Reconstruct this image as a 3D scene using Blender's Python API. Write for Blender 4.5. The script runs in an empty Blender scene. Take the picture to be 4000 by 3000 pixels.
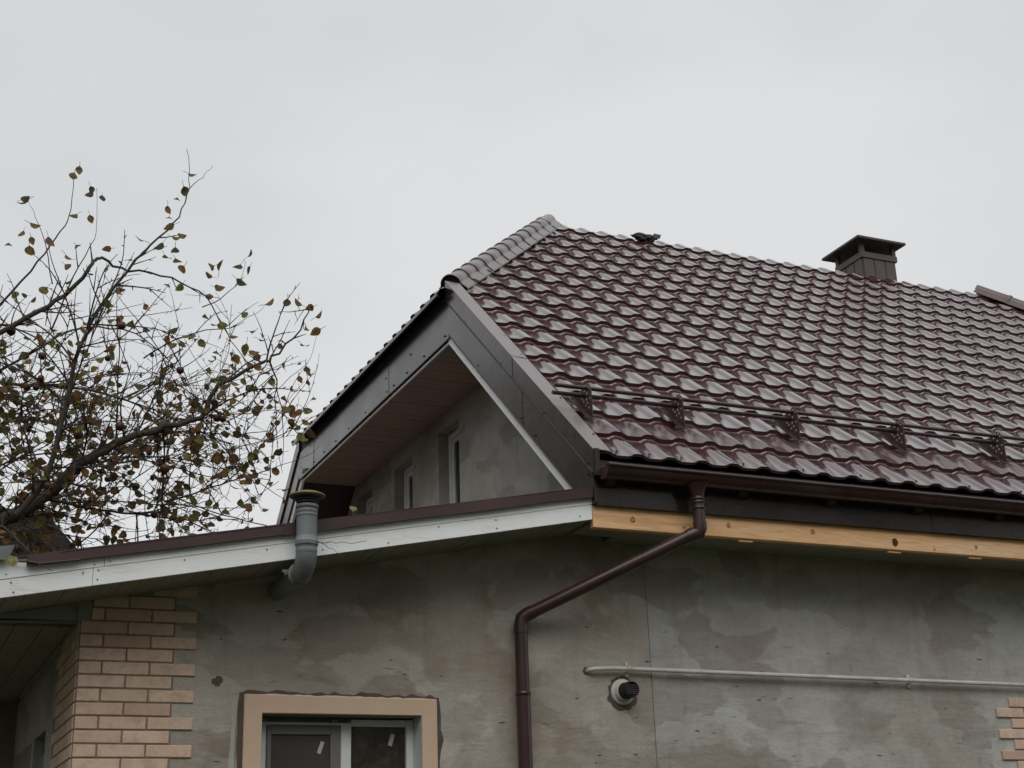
import bpy, bmesh, math, random
from mathutils import Vector, Matrix

# ------------------------------------------------------------------ camera
scene = bpy.context.scene
cam_d = bpy.data.cameras.new('camera'); cam = bpy.data.objects.new('camera', cam_d)
scene.collection.objects.link(cam)
cam_d.sensor_fit = 'HORIZONTAL'; cam_d.sensor_width = 36.0; cam_d.lens = 50.251
cam_d.clip_end = 2000.0
RX = Vector((0.915103, -0.40187, -0.032963)); UX = Vector((-0.105747, -0.318078, 0.942149)); FX = Vector((0.389106, 0.858678, 0.333571))
CAM = Vector((-1.0401, -8.2033, 1.6))
cam.matrix_world = Matrix(((RX.x, UX.x, -FX.x, CAM.x), (RX.y, UX.y, -FX.y, CAM.y), (RX.z, UX.z, -FX.z, CAM.z), (0, 0, 0, 1)))
scene.camera = cam

# ------------------------------------------------------------------ sky and light
SUN_EL, SUN_AZ = math.radians(48), math.radians(200)      # azimuth clockwise from +Y
world = bpy.data.worlds.new('World'); scene.world = world; world.use_nodes = True
wt = world.node_tree; wt.nodes.clear()
wo = wt.nodes.new('ShaderNodeOutputWorld'); bg = wt.nodes.new('ShaderNodeBackground')
sky = wt.nodes.new('ShaderNodeTexSky'); sky.sky_type = 'NISHITA'; sky.sun_disc = False
sky.sun_elevation = SUN_EL; sky.sun_rotation = SUN_AZ; sky.air_density = 1.0; sky.dust_density = 3.0
hs = wt.nodes.new('ShaderNodeHueSaturation'); hs.inputs['Saturation'].default_value = 0.10
tc = wt.nodes.new('ShaderNodeTexCoord'); mp = wt.nodes.new('ShaderNodeMapping'); mp.inputs['Scale'].default_value = (1.0, 1.0, 2.2)
nz = wt.nodes.new('ShaderNodeTexNoise'); nz.inputs['Scale'].default_value = 1.6; nz.inputs['Detail'].default_value = 5.0; nz.inputs['Roughness'].default_value = 0.45
cr = wt.nodes.new('ShaderNodeValToRGB'); cr.color_ramp.elements[0].position = 0.38; cr.color_ramp.elements[1].position = 0.62
cr.color_ramp.elements[0].color = (0.61, 0.645, 0.66, 1); cr.color_ramp.elements[1].color = (0.76, 0.77, 0.785, 1)
sc10 = wt.nodes.new('ShaderNodeVectorMath'); sc10.operation = 'SCALE'; sc10.inputs['Scale'].default_value = 10.0
mx = wt.nodes.new('ShaderNodeMix'); mx.data_type = 'RGBA'; mx.inputs[0].default_value = 0.92
L = wt.links
L.new(sky.outputs[0], hs.inputs['Color']); L.new(tc.outputs['Generated'], mp.inputs[0]); L.new(mp.outputs[0], nz.inputs['Vector'])
L.new(nz.outputs['Fac'], cr.inputs[0]); L.new(cr.outputs[0], sc10.inputs[0])
L.new(hs.outputs[0], mx.inputs[6]); L.new(sc10.outputs[0], mx.inputs[7])
L.new(mx.outputs[2], bg.inputs['Color']); bg.inputs['Strength'].default_value = 0.1
L.new(bg.outputs[0], wo.inputs['Surface'])
sun_d = bpy.data.lights.new('sun', 'SUN'); sun = bpy.data.objects.new('sun', sun_d); scene.collection.objects.link(sun)
sun_d.energy = 1.5; sun_d.angle = math.radians(60); sun_d.color = (1.0, 0.97, 0.93)
sd = Vector((math.sin(SUN_AZ) * math.cos(SUN_EL), math.cos(SUN_AZ) * math.cos(SUN_EL), math.sin(SUN_EL)))
sun.rotation_euler = (-sd).to_track_quat('-Z', 'Y').to_euler()
vs = scene.view_settings; vs.view_transform = 'Standard'; vs.look = 'None'; vs.exposure = 0.0; vs.gamma = 1.0; vs.use_curve_mapping = False

# ------------------------------------------------------------------ helpers
COL = scene.collection
random.seed(11)
def obj(name, me, mat=None, parent=None, label=None, cat=None, group=None, kind=None):
    o = bpy.data.objects.new(name, me); COL.objects.link(o)
    if mat is not None and me is not None and not me.materials: me.materials.append(mat)
    if parent is not None: o.parent = parent
    if label: o['label'] = label
    if cat: o['category'] = cat
    if group: o['group'] = group
    if kind: o['kind'] = kind
    return o
def mesh(name, verts, faces, smooth=False):
    me = bpy.data.meshes.new(name); me.from_pydata([tuple(v) for v in verts], [], faces); me.update()
    if smooth:
        for p in me.polygons: p.use_smooth = True
    return me
class MB:
    def __init__(s): s.v = []; s.f = []; s.sm = []
    def add(s, verts, faces, smooth=False):
        n = len(s.v); s.v += [tuple(v) for v in verts]; s.f += [tuple(i + n for i in f) for f in faces]; s.sm += [smooth] * len(faces); return s
    def box(s, x0, x1, y0, y1, z0, z1):
        return s.add([(x0, y0, z0), (x1, y0, z0), (x1, y1, z0), (x0, y1, z0), (x0, y0, z1), (x1, y0, z1), (x1, y1, z1), (x0, y1, z1)],
                     [(0, 3, 2, 1), (4, 5, 6, 7), (0, 1, 5, 4), (1, 2, 6, 5), (2, 3, 7, 6), (3, 0, 4, 7)])
    def hexa(s, P): return s.add(P, [(0, 3, 2, 1), (4, 5, 6, 7), (0, 1, 5, 4), (1, 2, 6, 5), (2, 3, 7, 6), (3, 0, 4, 7)])
    def prism(s, poly, axis, a0, a1):
        # extrude a 2-D polygon (given in the two other axes, in order) along an axis
        def P(p, a):
            return (a, p[0], p[1]) if axis == 'x' else ((p[0], a, p[1]) if axis == 'y' else (p[0], p[1], a))
        n = len(poly); V = [P(p, a0) for p in poly] + [P(p, a1) for p in poly]
        F = [tuple(range(n)), tuple(range(2 * n - 1, n - 1, -1))] + [(i, i + n, (i + 1) % n + n, (i + 1) % n) for i in range(n)]
        return s.add(V, F)
    def tube(s, pts, rad, n=8, cap=True, smooth=True):
        pts = [Vector(p) for p in pts]; m = len(pts)
        if not hasattr(rad, '__len__'): rad = [rad] * m
        V = []; up = None
        for i in range(m):
            d = (pts[min(i + 1, m - 1)] - pts[max(i - 1, 0)]).normalized()
            if up is None:
                up = Vector((0, 0, 1)) if abs(d.z) < 0.9 else Vector((1, 0, 0))
            a = d.cross(up)
            if a.length < 1e-5: a = d.orthogonal()
            a.normalize(); b = a.cross(d).normalized(); up = b
            for k in range(n):
                t = 2 * math.pi * k / n
                V.append(pts[i] + (a * math.cos(t) + b * math.sin(t)) * rad[i])
        F = [(i * n + k, i * n + (k + 1) % n, (i + 1) * n + (k + 1) % n, (i + 1) * n + k) for i in range(m - 1) for k in range(n)]
        s.add(V, F, smooth)
        if cap:
            s.add(V[:n], [tuple(range(n))]); s.add(V[-n:], [tuple(range(n - 1, -1, -1))])
        return s
    def lathe(s, prof, origin=(0, 0, 0), axis='z', n=24, smooth=True):
        V = []; m = len(prof)
        for r, h in prof:
            for k in range(n):
                t = 2 * math.pi * k / n; c, d = r * math.cos(t), r * math.sin(t)
                p = (c, d, h) if axis == 'z' else ((c, h, d) if axis == 'y' else (h, c, d))
                V.append((p[0] + origin[0], p[1] + origin[1], p[2] + origin[2]))
        F = [(i * n + k, i * n + (k + 1) % n, (i + 1) * n + (k + 1) % n, (i + 1) * n + k) for i in range(m - 1) for k in range(n)]
        return s.add(V, F, smooth)
    def build(s, name, mat, parent=None, bevel=0.0, **kw):
        me = mesh(name, s.v, s.f)
        for p, sm in zip(me.polygons, s.sm): p.use_smooth = sm
        bm = bmesh.new(); bm.from_mesh(me)
        bmesh.ops.recalc_face_normals(bm, faces=bm.faces)
        if bevel > 0:
            es = [e for e in bm.edges if e.is_manifold and e.calc_face_angle(0) > 0.6]
            bmesh.ops.bevel(bm, geom=es, offset=bevel, segments=1, affect='EDGES', profile=0.5)
        bm.to_mesh(me); bm.free()
        return obj(name, me, mat, parent, **kw)
def empty(name, loc, **kw):
    o = obj(name, None, **kw); o.location = loc; o.empty_display_size = 0.2; return o
def house_part(name, **kw): return obj(name, None, None, house, **kw)

# ------------------------------------------------------------------ materials
class NT:
    def __init__(s, name):
        s.m = bpy.data.materials.new(name); s.m.use_nodes = True; s.t = s.m.node_tree
        s.b = s.t.nodes['Principled BSDF']; s.out = s.t.nodes['Material Output']; s.geo = None
    def n(s, typ, **kw):
        q = s.t.nodes.new(typ)
        for k, v in kw.items(): setattr(q, k, v)
        return q
    def l(s, a, b): s.t.links.new(a, b)
    def pos(s, scale=(1, 1, 1), local=False):
        if local: src = s.n('ShaderNodeTexCoord').outputs['Object']
        else: src = s.n('ShaderNodeNewGeometry').outputs['Position']
        mp = s.n('ShaderNodeMapping'); mp.inputs['Scale'].default_value = scale; s.l(src, mp.inputs[0]); return mp.outputs[0]
    def noise(s, scale, detail=4, rough=0.55, vec=None, dist=0.0, sc=(1, 1, 1)):
        q = s.n('ShaderNodeTexNoise'); q.inputs['Scale'].default_value = scale; q.inputs['Detail'].default_value = detail
        q.inputs['Roughness'].default_value = rough; q.inputs['Distortion'].default_value = dist
        s.l(vec if vec is not None else s.pos(sc), q.inputs['Vector']); return q.outputs['Fac']
    def ramp(s, fac, a, b, ca=(0, 0, 0, 1), cb=(1, 1, 1, 1)):
        r = s.n('ShaderNodeValToRGB'); e = r.color_ramp.elements
        e[0].position = a; e[1].position = b; e[0].color = ca; e[1].color = cb; s.l(fac, r.inputs[0]); return r.outputs[0]
    def mix(s, fac, a, b, mode='MIX'):
        q = s.n('ShaderNodeMix', data_type='RGBA', blend_type=mode)
        if isinstance(fac, float): q.inputs[0].default_value = fac
        else: s.l(fac, q.inputs[0])
        for i, c in ((6, a), (7, b)):
            if isinstance(c, tuple): q.inputs[i].default_value = c if len(c) == 4 else c + (1,)
            else: s.l(c, q.inputs[i])
        return q.outputs[2]
    def bump(s, h, strength=0.3, dist=0.01, prev=None):
        q = s.n('ShaderNodeBump'); q.inputs['Strength'].default_value = strength; q.inputs['Distance'].default_value = dist
        s.l(h, q.inputs['Height'])
        if prev is not None: s.l(prev, q.inputs['Normal'])
        return q.outputs[0]
    def rnd(s): return s.n('ShaderNodeObjectInfo').outputs['Random']
    def set(s, col=None, rough=None, spec=None, metal=None, normal=None, **kw):
        for nm, v in (('Base Color', col), ('Roughness', rough), ('Specular IOR Level', spec), ('Metallic', metal), ('Normal', normal)):
            if v is None: continue
            if isinstance(v, (int, float)): s.b.inputs[nm].default_value = v
            elif isinstance(v, tuple): s.b.inputs[nm].default_value = v if len(v) == 4 else v + (1,)
            else: s.l(v, s.b.inputs[nm])
        for k, v in kw.items(): s.b.inputs[k.replace('_', ' ')].default_value = v
        return s.m
def scale_ramp(t, fac, lo, hi): return t.ramp(fac, 0.3, 0.7, (lo, lo, lo, 1), (hi, hi, hi, 1))

def mat_plaster(name, grey, brown, thr, pale):
    t = NT(name)
    def vadd(vec, fac_scale, amt):          # push the lookup point about with noise so patch edges turn ragged
        q = t.n('ShaderNodeTexNoise'); q.inputs['Scale'].default_value = fac_scale; q.inputs['Detail'].default_value = 5; t.l(vec, q.inputs['Vector'])
        m1 = t.n('ShaderNodeVectorMath', operation='SCALE'); m1.inputs['Scale'].default_value = amt; t.l(q.outputs['Color'], m1.inputs[0])
        m2 = t.n('ShaderNodeVectorMath', operation='ADD'); t.l(vec, m2.inputs[0]); t.l(m1.outputs[0], m2.inputs[1]); return m2.outputs[0]
    big = t.noise(0.8, 6, 0.58, dist=0.4, sc=(1, 1, 1.1))
    c = t.mix(t.ramp(big, thr - 0.11, thr + 0.11), grey, brown)
    def patches(scale, sc, amt, lo, hi, col, w):
        vo = t.n('ShaderNodeTexVoronoi', feature='SMOOTH_F1'); vo.inputs['Smoothness'].default_value = 0.45; vo.inputs['Scale'].default_value = scale; t.l(vadd(t.pos(sc), 3.5, amt), vo.inputs['Vector'])
        sx = t.n('ShaderNodeSeparateColor'); t.l(vo.outputs['Color'], sx.inputs[0])
        return t.mix(t.ramp(sx.outputs[0], lo, hi, cb=(w, w, w, 1)), c, col)
    c = patches(1.5, (1, 1, 1.5), 0.55, 0.50, 0.68, pale, 0.55)
    c = patches(2.3, (1, 1, 1.9), 0.50, 0.55, 0.74, tuple(v * 0.78 for v in brown), 0.55)
    c = patches(3.4, (0.8, 0.8, 1.6), 0.40, 0.56, 0.76, tuple(v * 0.85 for v in grey), 0.5)
    vert = t.noise(2.0, 5, 0.6, sc=(4.0, 4.0, 0.55), dist=0.3); c = t.mix(t.ramp(vert, 0.55, 0.75, cb=(0.30, 0.30, 0.30, 1)), c, tuple(v * 0.6 for v in brown))
    mid = t.noise(6.0, 6, 0.65); c = t.mix(t.ramp(mid, 0.52, 0.70, cb=(0.30, 0.30, 0.30, 1)), c, tuple(v * 0.75 for v in brown))
    scr = t.noise(9.0, 3, 0.55, sc=(0.30, 0.30, 2.8)); c = t.mix(t.ramp(scr, 0.67, 0.72, cb=(0.35, 0.35, 0.35, 1)), c, tuple(v * 0.6 for v in brown))
    fine = t.noise(45, 5, 0.75); c = t.mix(0.30, c, t.ramp(fine, 0.25, 0.75, (0.6, 0.6, 0.6, 1), (1.25, 1.25, 1.25, 1)), 'MULTIPLY')
    b = t.bump(t.noise(2.6, 5, 0.6, dist=0.3, sc=(0.8, 0.8, 1.6)), 0.45, 0.05); b = t.bump(t.noise(90, 3, 0.6), 0.35, 0.003, b); b = t.bump(scr, 0.25, 0.010, b); b = t.bump(mid, 0.25, 0.012, b)
    return t.set(c, 0.9, 0.25, normal=b)
M = {}
M['plaster_l'] = mat_plaster('plaster_brown', (0.44, 0.405, 0.36), (0.31, 0.255, 0.21), 0.52, (0.51, 0.485, 0.44))
M['plaster_r'] = mat_plaster('plaster_grey', (0.45, 0.445, 0.415), (0.33, 0.285, 0.245), 0.55, (0.54, 0.545, 0.52))
M['plaster_g'] = mat_plaster('plaster_gable', (0.42, 0.41, 0.375), (0.31, 0.275, 0.235), 0.54, (0.47, 0.465, 0.435))
def mat_metal(name, col, rough, coat=0.0, crough=0.2, dirt=0.5, spec=0.5, bump=0.0):
    t = NT(name)
    d = t.noise(2.4, 6, 0.65); fine = t.noise(40, 3, 0.6)
    dusty = tuple(min(1, v * 2.0 + 0.012) for v in col)
    c = t.mix(t.ramp(d, 0.45, 0.78, cb=(dirt, dirt, dirt, 1)), col, dusty)
    r = t.n('ShaderNodeMapRange'); r.inputs[1].default_value = 0.3; r.inputs[2].default_value = 0.75; r.inputs[3].default_value = rough * 0.85; r.inputs[4].default_value = rough * 1.35
    t.l(d, r.inputs[0])
    nb = t.bump(t.noise(3.2, 3, 0.5), bump, 0.02) if bump else None
    return t.set(c, r.outputs[0], spec, normal=nb, Coat_Weight=coat, Coat_Roughness=crough)
BROWN = (0.030, 0.0145, 0.0135)
M['trim'] = mat_metal('brown_sheet_metal', (0.026, 0.0135, 0.0135), 0.26, 0.35, 0.16, 0.3, bump=0.12)
M['trim_dull'] = mat_metal('maroon_sheet_metal', (0.045, 0.021, 0.020), 0.45, 0.0, 0.3, 0.5)
M['gutter'] = mat_metal('gutter_brown', (0.044, 0.019, 0.0185), 0.34, 0.15, 0.2, 0.45)
def mat_tile(name='brown_metal_tile', dull=0.0):
    t = NT(name)
    d = t.noise(1.6, 6, 0.65); fine = t.noise(55, 3, 0.7)
    c = t.mix(t.ramp(d, 0.42, 0.75, cb=(0.7, 0.7, 0.7, 1)), (0.058, 0.0125, 0.0155), (0.062, 0.021, 0.023))
    c = t.mix(t.ramp(fine, 0.62, 0.75, cb=(0.35, 0.35, 0.35, 1)), c, (0.10, 0.075, 0.065))
    rr = t.n('ShaderNodeMath', operation='MULTIPLY_ADD'); rr.inputs[1].default_value = 0.05; rr.inputs[2].default_value = 0.17 + dull
    t.l(t.rnd(), rr.inputs[0])
    r2 = t.n('ShaderNodeMath', operation='MULTIPLY_ADD'); r2.inputs[1].default_value = 0.14; t.l(d, r2.inputs[0]); t.l(rr.outputs[0], r2.inputs[2])
    b = t.bump(t.noise(14, 3, 0.5), 0.06, 0.01)
    m = t.set(c, r2.outputs[0], 0.6, normal=b, Coat_Weight=1.0 - dull * 1.6, Coat_Roughness=0.10 + dull * 0.5, Coat_IOR=1.95); return m
M['tile'] = mat_tile(); M['tile_dull'] = mat_tile('dusty_brown_metal_tile', 0.11)
def mat_brick():
    t = NT('peach_brick')
    r = t.rnd(); rp = t.n('ShaderNodeValToRGB'); e = rp.color_ramp.elements; e[0].color = (0.74, 0.53, 0.405, 1); e[1].color = (0.62, 0.425, 0.33, 1); e[1].position = 1.0
    for p_, q_ in ((0.35, (0.68, 0.505, 0.395, 1)), (0.6, (0.78, 0.575, 0.45, 1)), (0.8, (0.58, 0.41, 0.315, 1))): x_ = e.new(p_); x_.color = q_
    t.l(r, rp.inputs[0]); c = rp.outputs[0]
    n1 = t.noise(11, 6, 0.7); c = t.mix(t.ramp(n1, 0.46, 0.66, cb=(0.7, 0.7, 0.7, 1)), c, (0.48, 0.35, 0.265))
    n2 = t.noise(120, 3, 0.7); c = t.mix(0.3, c, t.ramp(n2, 0.3, 0.7, (0.6, 0.6, 0.6, 1), (1.2, 1.2, 1.2, 1)), 'MULTIPLY')
    return t.set(c, 0.85, 0.3, normal=t.bump(t.noise(90, 4, 0.6), 0.4, 0.004))
M['brick'] = mat_brick()
def mat_simple(name, a, b, scale=6, rough=0.7, spec=0.4, bump=0.15, bscale=40, sc=(1, 1, 1), lo=0.35, hi=0.7):
    t = NT(name); c = t.mix(t.ramp(t.noise(scale, 5, 0.62, sc=sc), lo, hi), a, b)
    return t.set(c, rough, spec, normal=t.bump(t.noise(bscale, 4, 0.6, sc=sc), bump, 0.006))
M['mortar'] = mat_simple('dark_mortar', (0.22, 0.165, 0.125), (0.30, 0.23, 0.18), 14, 0.95, 0.1, 0.4)
M['peach'] = mat_simple('peach_render', (0.66, 0.485, 0.365), (0.60, 0.44, 0.335), 5, 0.85, 0.25, 0.25, 120)
M['white_pvc'] = mat_simple('white_pvc', (0.72, 0.74, 0.73), (0.62, 0.65, 0.63), 4, 0.4, 0.45, 0.02)
M['grey_pvc'] = mat_simple('weathered_grey_pvc', (0.20, 0.22, 0.235), (0.145, 0.155, 0.155), 9, 0.55, 0.4, 0.15, 60)
M['grey_dark'] = mat_simple('dark_grey_pvc', (0.07, 0.075, 0.075), (0.05, 0.05, 0.048), 9, 0.6, 0.35, 0.1, 60)
M['moss'] = mat_simple('mossy_grey_cap', (0.16, 0.15, 0.09), (0.25, 0.21, 0.10), 18, 0.8, 0.2, 0.4, 90)
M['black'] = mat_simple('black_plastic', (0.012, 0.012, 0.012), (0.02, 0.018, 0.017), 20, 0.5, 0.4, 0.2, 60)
M['screenfr'] = mat_simple('grey_brown_frame', (0.17, 0.155, 0.15), (0.145, 0.13, 0.127), 6, 0.5, 0.4, 0.03)
M['net'] = mat_simple('insect_net', (0.060, 0.055, 0.052), (0.045, 0.041, 0.039), 3, 0.65, 0.3, 0.1, 300)
M['tape'] = mat_simple('pale_tape', (0.42, 0.43, 0.40), (0.5, 0.5, 0.47), 20, 0.6, 0.3, 0.1, 80)
M['white_pipe'] = mat_simple('white_painted_pipe', (0.66, 0.65, 0.61), (0.50, 0.48, 0.44), 8, 0.5, 0.4, 0.15, 60)
def mat_painted(name, a, b, dirt, sc):
    t = NT(name)
    c = t.mix(t.ramp(t.noise(3.0, 6, 0.65, sc=sc), 0.35, 0.7), a, b)
    c = t.mix(t.ramp(t.noise(7, 6, 0.7, sc=sc, dist=0.6), 0.56, 0.72, cb=(0.65, 0.65, 0.65, 1)), c, dirt)
    c = t.mix(t.ramp(t.noise(60, 3, 0.7, sc=sc), 0.60, 0.75, cb=(0.35, 0.35, 0.35, 1)), c, dirt)
    return t.set(c, 0.62, 0.35, normal=t.bump(t.noise(26, 5, 0.65, sc=sc), 0.25, 0.006))
M['white_wood'] = mat_painted('white_painted_board', (0.90, 0.92, 0.925), (0.84, 0.86, 0.865), (0.58, 0.58, 0.565), (0.6, 2, 3))
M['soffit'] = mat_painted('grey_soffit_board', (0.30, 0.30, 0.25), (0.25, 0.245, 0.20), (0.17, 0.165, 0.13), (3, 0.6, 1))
M['green_beam'] = mat_painted('greenish_painted_beam', (0.28, 0.30, 0.26), (0.24, 0.26, 0.22), (0.15, 0.16, 0.13), (0.6, 2, 3))
M['brown_soffit'] = mat_painted('brown_timber_soffit', (0.50, 0.40, 0.33), (0.42, 0.33, 0.27), (0.27, 0.205, 0.165), (0.7, 5, 1))
def mat_pine():
    t = NT('new_pine')
    p = t.pos((0.9, 6, 9)); g = t.noise(4.5, 5, 0.6, vec=p, dist=0.5)
    c = t.mix(t.ramp(g, 0.35, 0.65), (0.92, 0.58, 0.315), (0.80, 0.455, 0.215))
    p2 = t.pos((0.35, 5, 5)); c = t.mix(t.ramp(t.noise(2.0, 3, 0.5, vec=p2), 0.45, 0.7, cb=(0.7, 0.7, 0.7, 1)), c, (0.92, 0.70, 0.48))
    gr = t.noise(14, 5, 0.65, vec=t.pos((0.35, 8, 8)), dist=0.8); c = t.mix(t.ramp(gr, 0.50, 0.68, cb=(0.6, 0.6, 0.6, 1)), c, (0.50, 0.25, 0.10))
    st = t.noise(1.3, 4, 0.6, vec=t.pos((1.0, 1, 2.5))); c = t.mix(t.ramp(st, 0.60, 0.75, cb=(0.5, 0.5, 0.5, 1)), c, (0.45, 0.24, 0.11))
    return t.set(c, 0.75, 0.25, normal=t.bump(gr, 0.2, 0.003))
M['pine'] = mat_pine()
M['knot'] = mat_simple('pine_knot', (0.30, 0.14, 0.05), (0.20, 0.085, 0.03), 30, 0.7, 0.2, 0.2)
M['knot_dark'] = mat_simple('dark_knot', (0.07, 0.03, 0.015), (0.12, 0.05, 0.02), 30, 0.8, 0.2, 0.3)
M['damp'] = mat_simple('wet_brown_mortar', (0.13, 0.105, 0.085), (0.085, 0.066, 0.053), 12, 0.9, 0.25, 0.5, 50)
M['filler'] = mat_simple('pale_filler', (0.44, 0.43, 0.405), (0.38, 0.36, 0.33), 10, 0.9, 0.2, 0.3, 50)
M['grass'] = mat_simple('grass', (0.040, 0.048, 0.022), (0.058, 0.056, 0.034), 3, 0.95, 0.1, 0.6, 20)
M['bark'] = mat_simple('apple_bark', (0.060, 0.050, 0.042), (0.085, 0.080, 0.062), 14, 0.9, 0.2, 0.6, 40)
M['twig'] = mat_simple('twig_bark', (0.050, 0.036, 0.031), (0.075, 0.062, 0.054), 10, 0.8, 0.25, 0.2, 40)
def mat_glass():
    t = NT('window_glass'); c = t.mix(t.ramp(t.noise(8, 5, 0.65, dist=1.0), 0.45, 0.7), (0.030, 0.022, 0.018), (0.085, 0.062, 0.048))
    return t.set(c, 0.12, 0.5, normal=t.bump(t.noise(9, 4, 0.6, dist=1.5), 0.35, 0.02))
M['glass_film'] = mat_glass()
def mat_glass2():
    t = NT('dark_glass'); return t.set(t.mix(t.ramp(t.noise(3, 3), 0.3, 0.7), (0.02, 0.018, 0.018), (0.03, 0.03, 0.032)), 0.06, 0.5)
M['glass'] = mat_glass2()
def mat_leaf(name, a, b, c2):
    t = NT(name); r = t.rnd(); c = t.mix(r, a, b)
    c = t.mix(t.ramp(t.noise(45, 4, 0.6), 0.48, 0.62), c, c2)
    m = t.set(c, 0.6, 0.3)
    tr = t.n('ShaderNodeBsdfTranslucent'); t.l(c, tr.inputs['Color']); ms = t.n('ShaderNodeMixShader'); ms.inputs[0].default_value = 0.45
    t.l(t.b.outputs[0], ms.inputs[1]); t.l(tr.outputs[0], ms.inputs[2]); t.l(ms.outputs[0], t.out.inputs[0]); return m
M['leaf0'] = mat_leaf('leaf_dark', (0.085, 0.075, 0.030), (0.11, 0.06, 0.028), (0.05, 0.036, 0.018))
M['leaf1'] = mat_leaf('leaf_rust', (0.24, 0.12, 0.04), (0.20, 0.15, 0.045), (0.095, 0.05, 0.022))
M['leaf2'] = mat_leaf('leaf_olive', (0.15, 0.16, 0.04), (0.22, 0.20, 0.055), (0.09, 0.075, 0.028))
M['leaf3'] = mat_leaf('leaf_pale', (0.34, 0.32, 0.14), (0.30, 0.28, 0.11), (0.17, 0.15, 0.07))
M['leaf4'] = mat_leaf('leaf_yellow', (0.30, 0.19, 0.03), (0.24, 0.11, 0.025), (0.12, 0.06, 0.02))
M['apple'] = mat_simple('dark_red_apple', (0.060, 0.018, 0.014), (0.095, 0.030, 0.020), 14, 0.45, 0.4, 0.1)
M['nroof'] = mat_simple('dark_brown_roofing', (0.022, 0.017, 0.015), (0.032, 0.026, 0.022), 3, 0.8, 0.2, 0.3, 12)
M['nwall'] = mat_simple('neighbour_wall', (0.22, 0.17, 0.14), (0.26, 0.21, 0.17), 3, 0.9, 0.2, 0.2, 12)
M['door_blue'] = mat_simple('blue_grey_panel', (0.22, 0.26, 0.29), (0.18, 0.21, 0.24), 4, 0.5, 0.4, 0.05)
M['steel'] = mat_simple('grey_blue_sheet', (0.05, 0.056, 0.062), (0.038, 0.043, 0.048), 8, 0.45, 0.5, 0.1, 30)

# ------------------------------------------------------------------ dimensions (metres)
AL = 0.72034; TA, CA, SA = math.tan(AL), math.cos(AL), math.sin(AL)
EX, EY, EZ = 7.2898, -0.5767, 4.1862          # a crest on the eave line of the south slope
TW, TS = 0.23683, 0.35                        # wave pitch and step length of the metal tile
RY = 4.06; RZ = EZ + (RY - EY) * TA           # ridge
XG = 3.6                                      # gable wall
XF = 2.97                                     # gable fascia
JA = (2.93, 1.85); JR = (5.03, RY)            # hip: foot and head (plan)
def zr(y): return EZ + (y - EY) * TA
def zb(x): return 3.10 + 0.191 * (x + 0.474)  # underside of the lean-to roof
def mirror(y): return 2 * RY - y

# ------------------------------------------------------------------ ground
g = mesh('ground', [(-400, -400, 0), (400, -400, 0), (400, 400, 0), (-400, 400, 0)], [(0, 1, 2, 3)])
obj('ground', g, M['grass'], kind='structure')

house = empty('house', (3.6, 2.0, 0.0), label='cement plastered house with brown metal tile roof and white boarded lean-to eave', cat='house')
house_inv = house.matrix_basis.copy()
house.location = (0, 0, 0)

# ------------------------------------------------------------------ walls
def wall_grid(axis, us, vs, hole, p0, p1, topfn=None):
    # axis 'y': wall in x-z at y=p0 (front) .. p1 (back); axis 'x': wall in y-z at x=p0 .. p1
    b = MB(); nu, nv = len(us), len(vs)
    def P(u, v, d):
        if topfn and v == vs[-1]: v = topfn(u)
        return (u, d, v) if axis == 'y' else (d, u, v)
    for i in range(nu - 1):
        for j in range(nv - 1):
            if hole(i, j): continue
            q = [(us[i], vs[j]), (us[i + 1], vs[j]), (us[i + 1], vs[j + 1]), (us[i], vs[j + 1])]
            b.add([P(a, c, p0) for a, c in q], [(0, 1, 2, 3)]); b.add([P(a, c, p1) for a, c in q], [(3, 2, 1, 0)])
            for (di, dj, e0, e1) in ((-1, 0, 0, 3), (1, 0, 1, 2), (0, -1, 0, 1), (0, 1, 3, 2)):
                ii, jj = i + di, j + dj
                if not (0 <= ii < nu - 1 and 0 <= jj < nv - 1) or hole(ii, jj):
                    A, B = q[e0], q[e1]; b.add([P(A[0], A[1], p0), P(B[0], B[1], p0), P(B[0], B[1], p1), P(A[0], A[1], p1)], [(0, 1, 2, 3)])
    return b
WX0, WX1, WZ0, WZ1 = 1.033, 2.003, 1.25, 2.600
us = [0.0, 0.5, WX0, WX1, 2.6, 3.1, XG]; vs_ = [0.0, WZ0, WZ1, 3.5]
wall_l = wall_grid('y', us, vs_, lambda i, j: i == 2 and j == 1, 0.006, 0.32, lambda u: zb(u) + 0.02).build('wall', M['plaster_l'], house, label='brownish streaked cement plaster wall left of the vertical seam')
wall_r = MB().box(XG, 14.6, 0.013, 0.32, 0.0, 3.79).build('wall', M['plaster_r'], house, label='patchy grey cement plaster wall right of the vertical seam')
# gable wall with three narrow windows
GW = [(3.24, 3.76), (4.47, 5.0), (5.71, 6.22)]; GT, GB = 5.655, 4.42
gus = [1.55, GW[0][0], GW[0][1], GW[1][0], GW[1][1], GW[2][0], GW[2][1], mirror(1.55)]
gw = wall_grid('x', gus, [3.2, GB, GT, 5.86], lambda i, j: i in (1, 3, 5) and j == 1, XG, XG + 0.28)
for s in (0, 1):
    f = (lambda y: y) if s == 0 else mirror
    P = [(f(0.02), 3.2), (f(1.55), 3.2), (f(1.55), 5.86), (f(0.02), zr(0.02) - 0.14)]
    gw.prism(P, 'x', XG, XG + 0.28)
gable = gw.build('gable_wall', M['plaster_g'], house, label='shaded grey plaster gable wall under the brown soffit')
# far walls close the volume
MB().box(XG, 14.6, 7.8, 8.1, 0, 3.79).box(14.3, 14.6, 0.32, 7.8, 0, 3.79).build('back_wall', M['plaster_r'], house)

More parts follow.
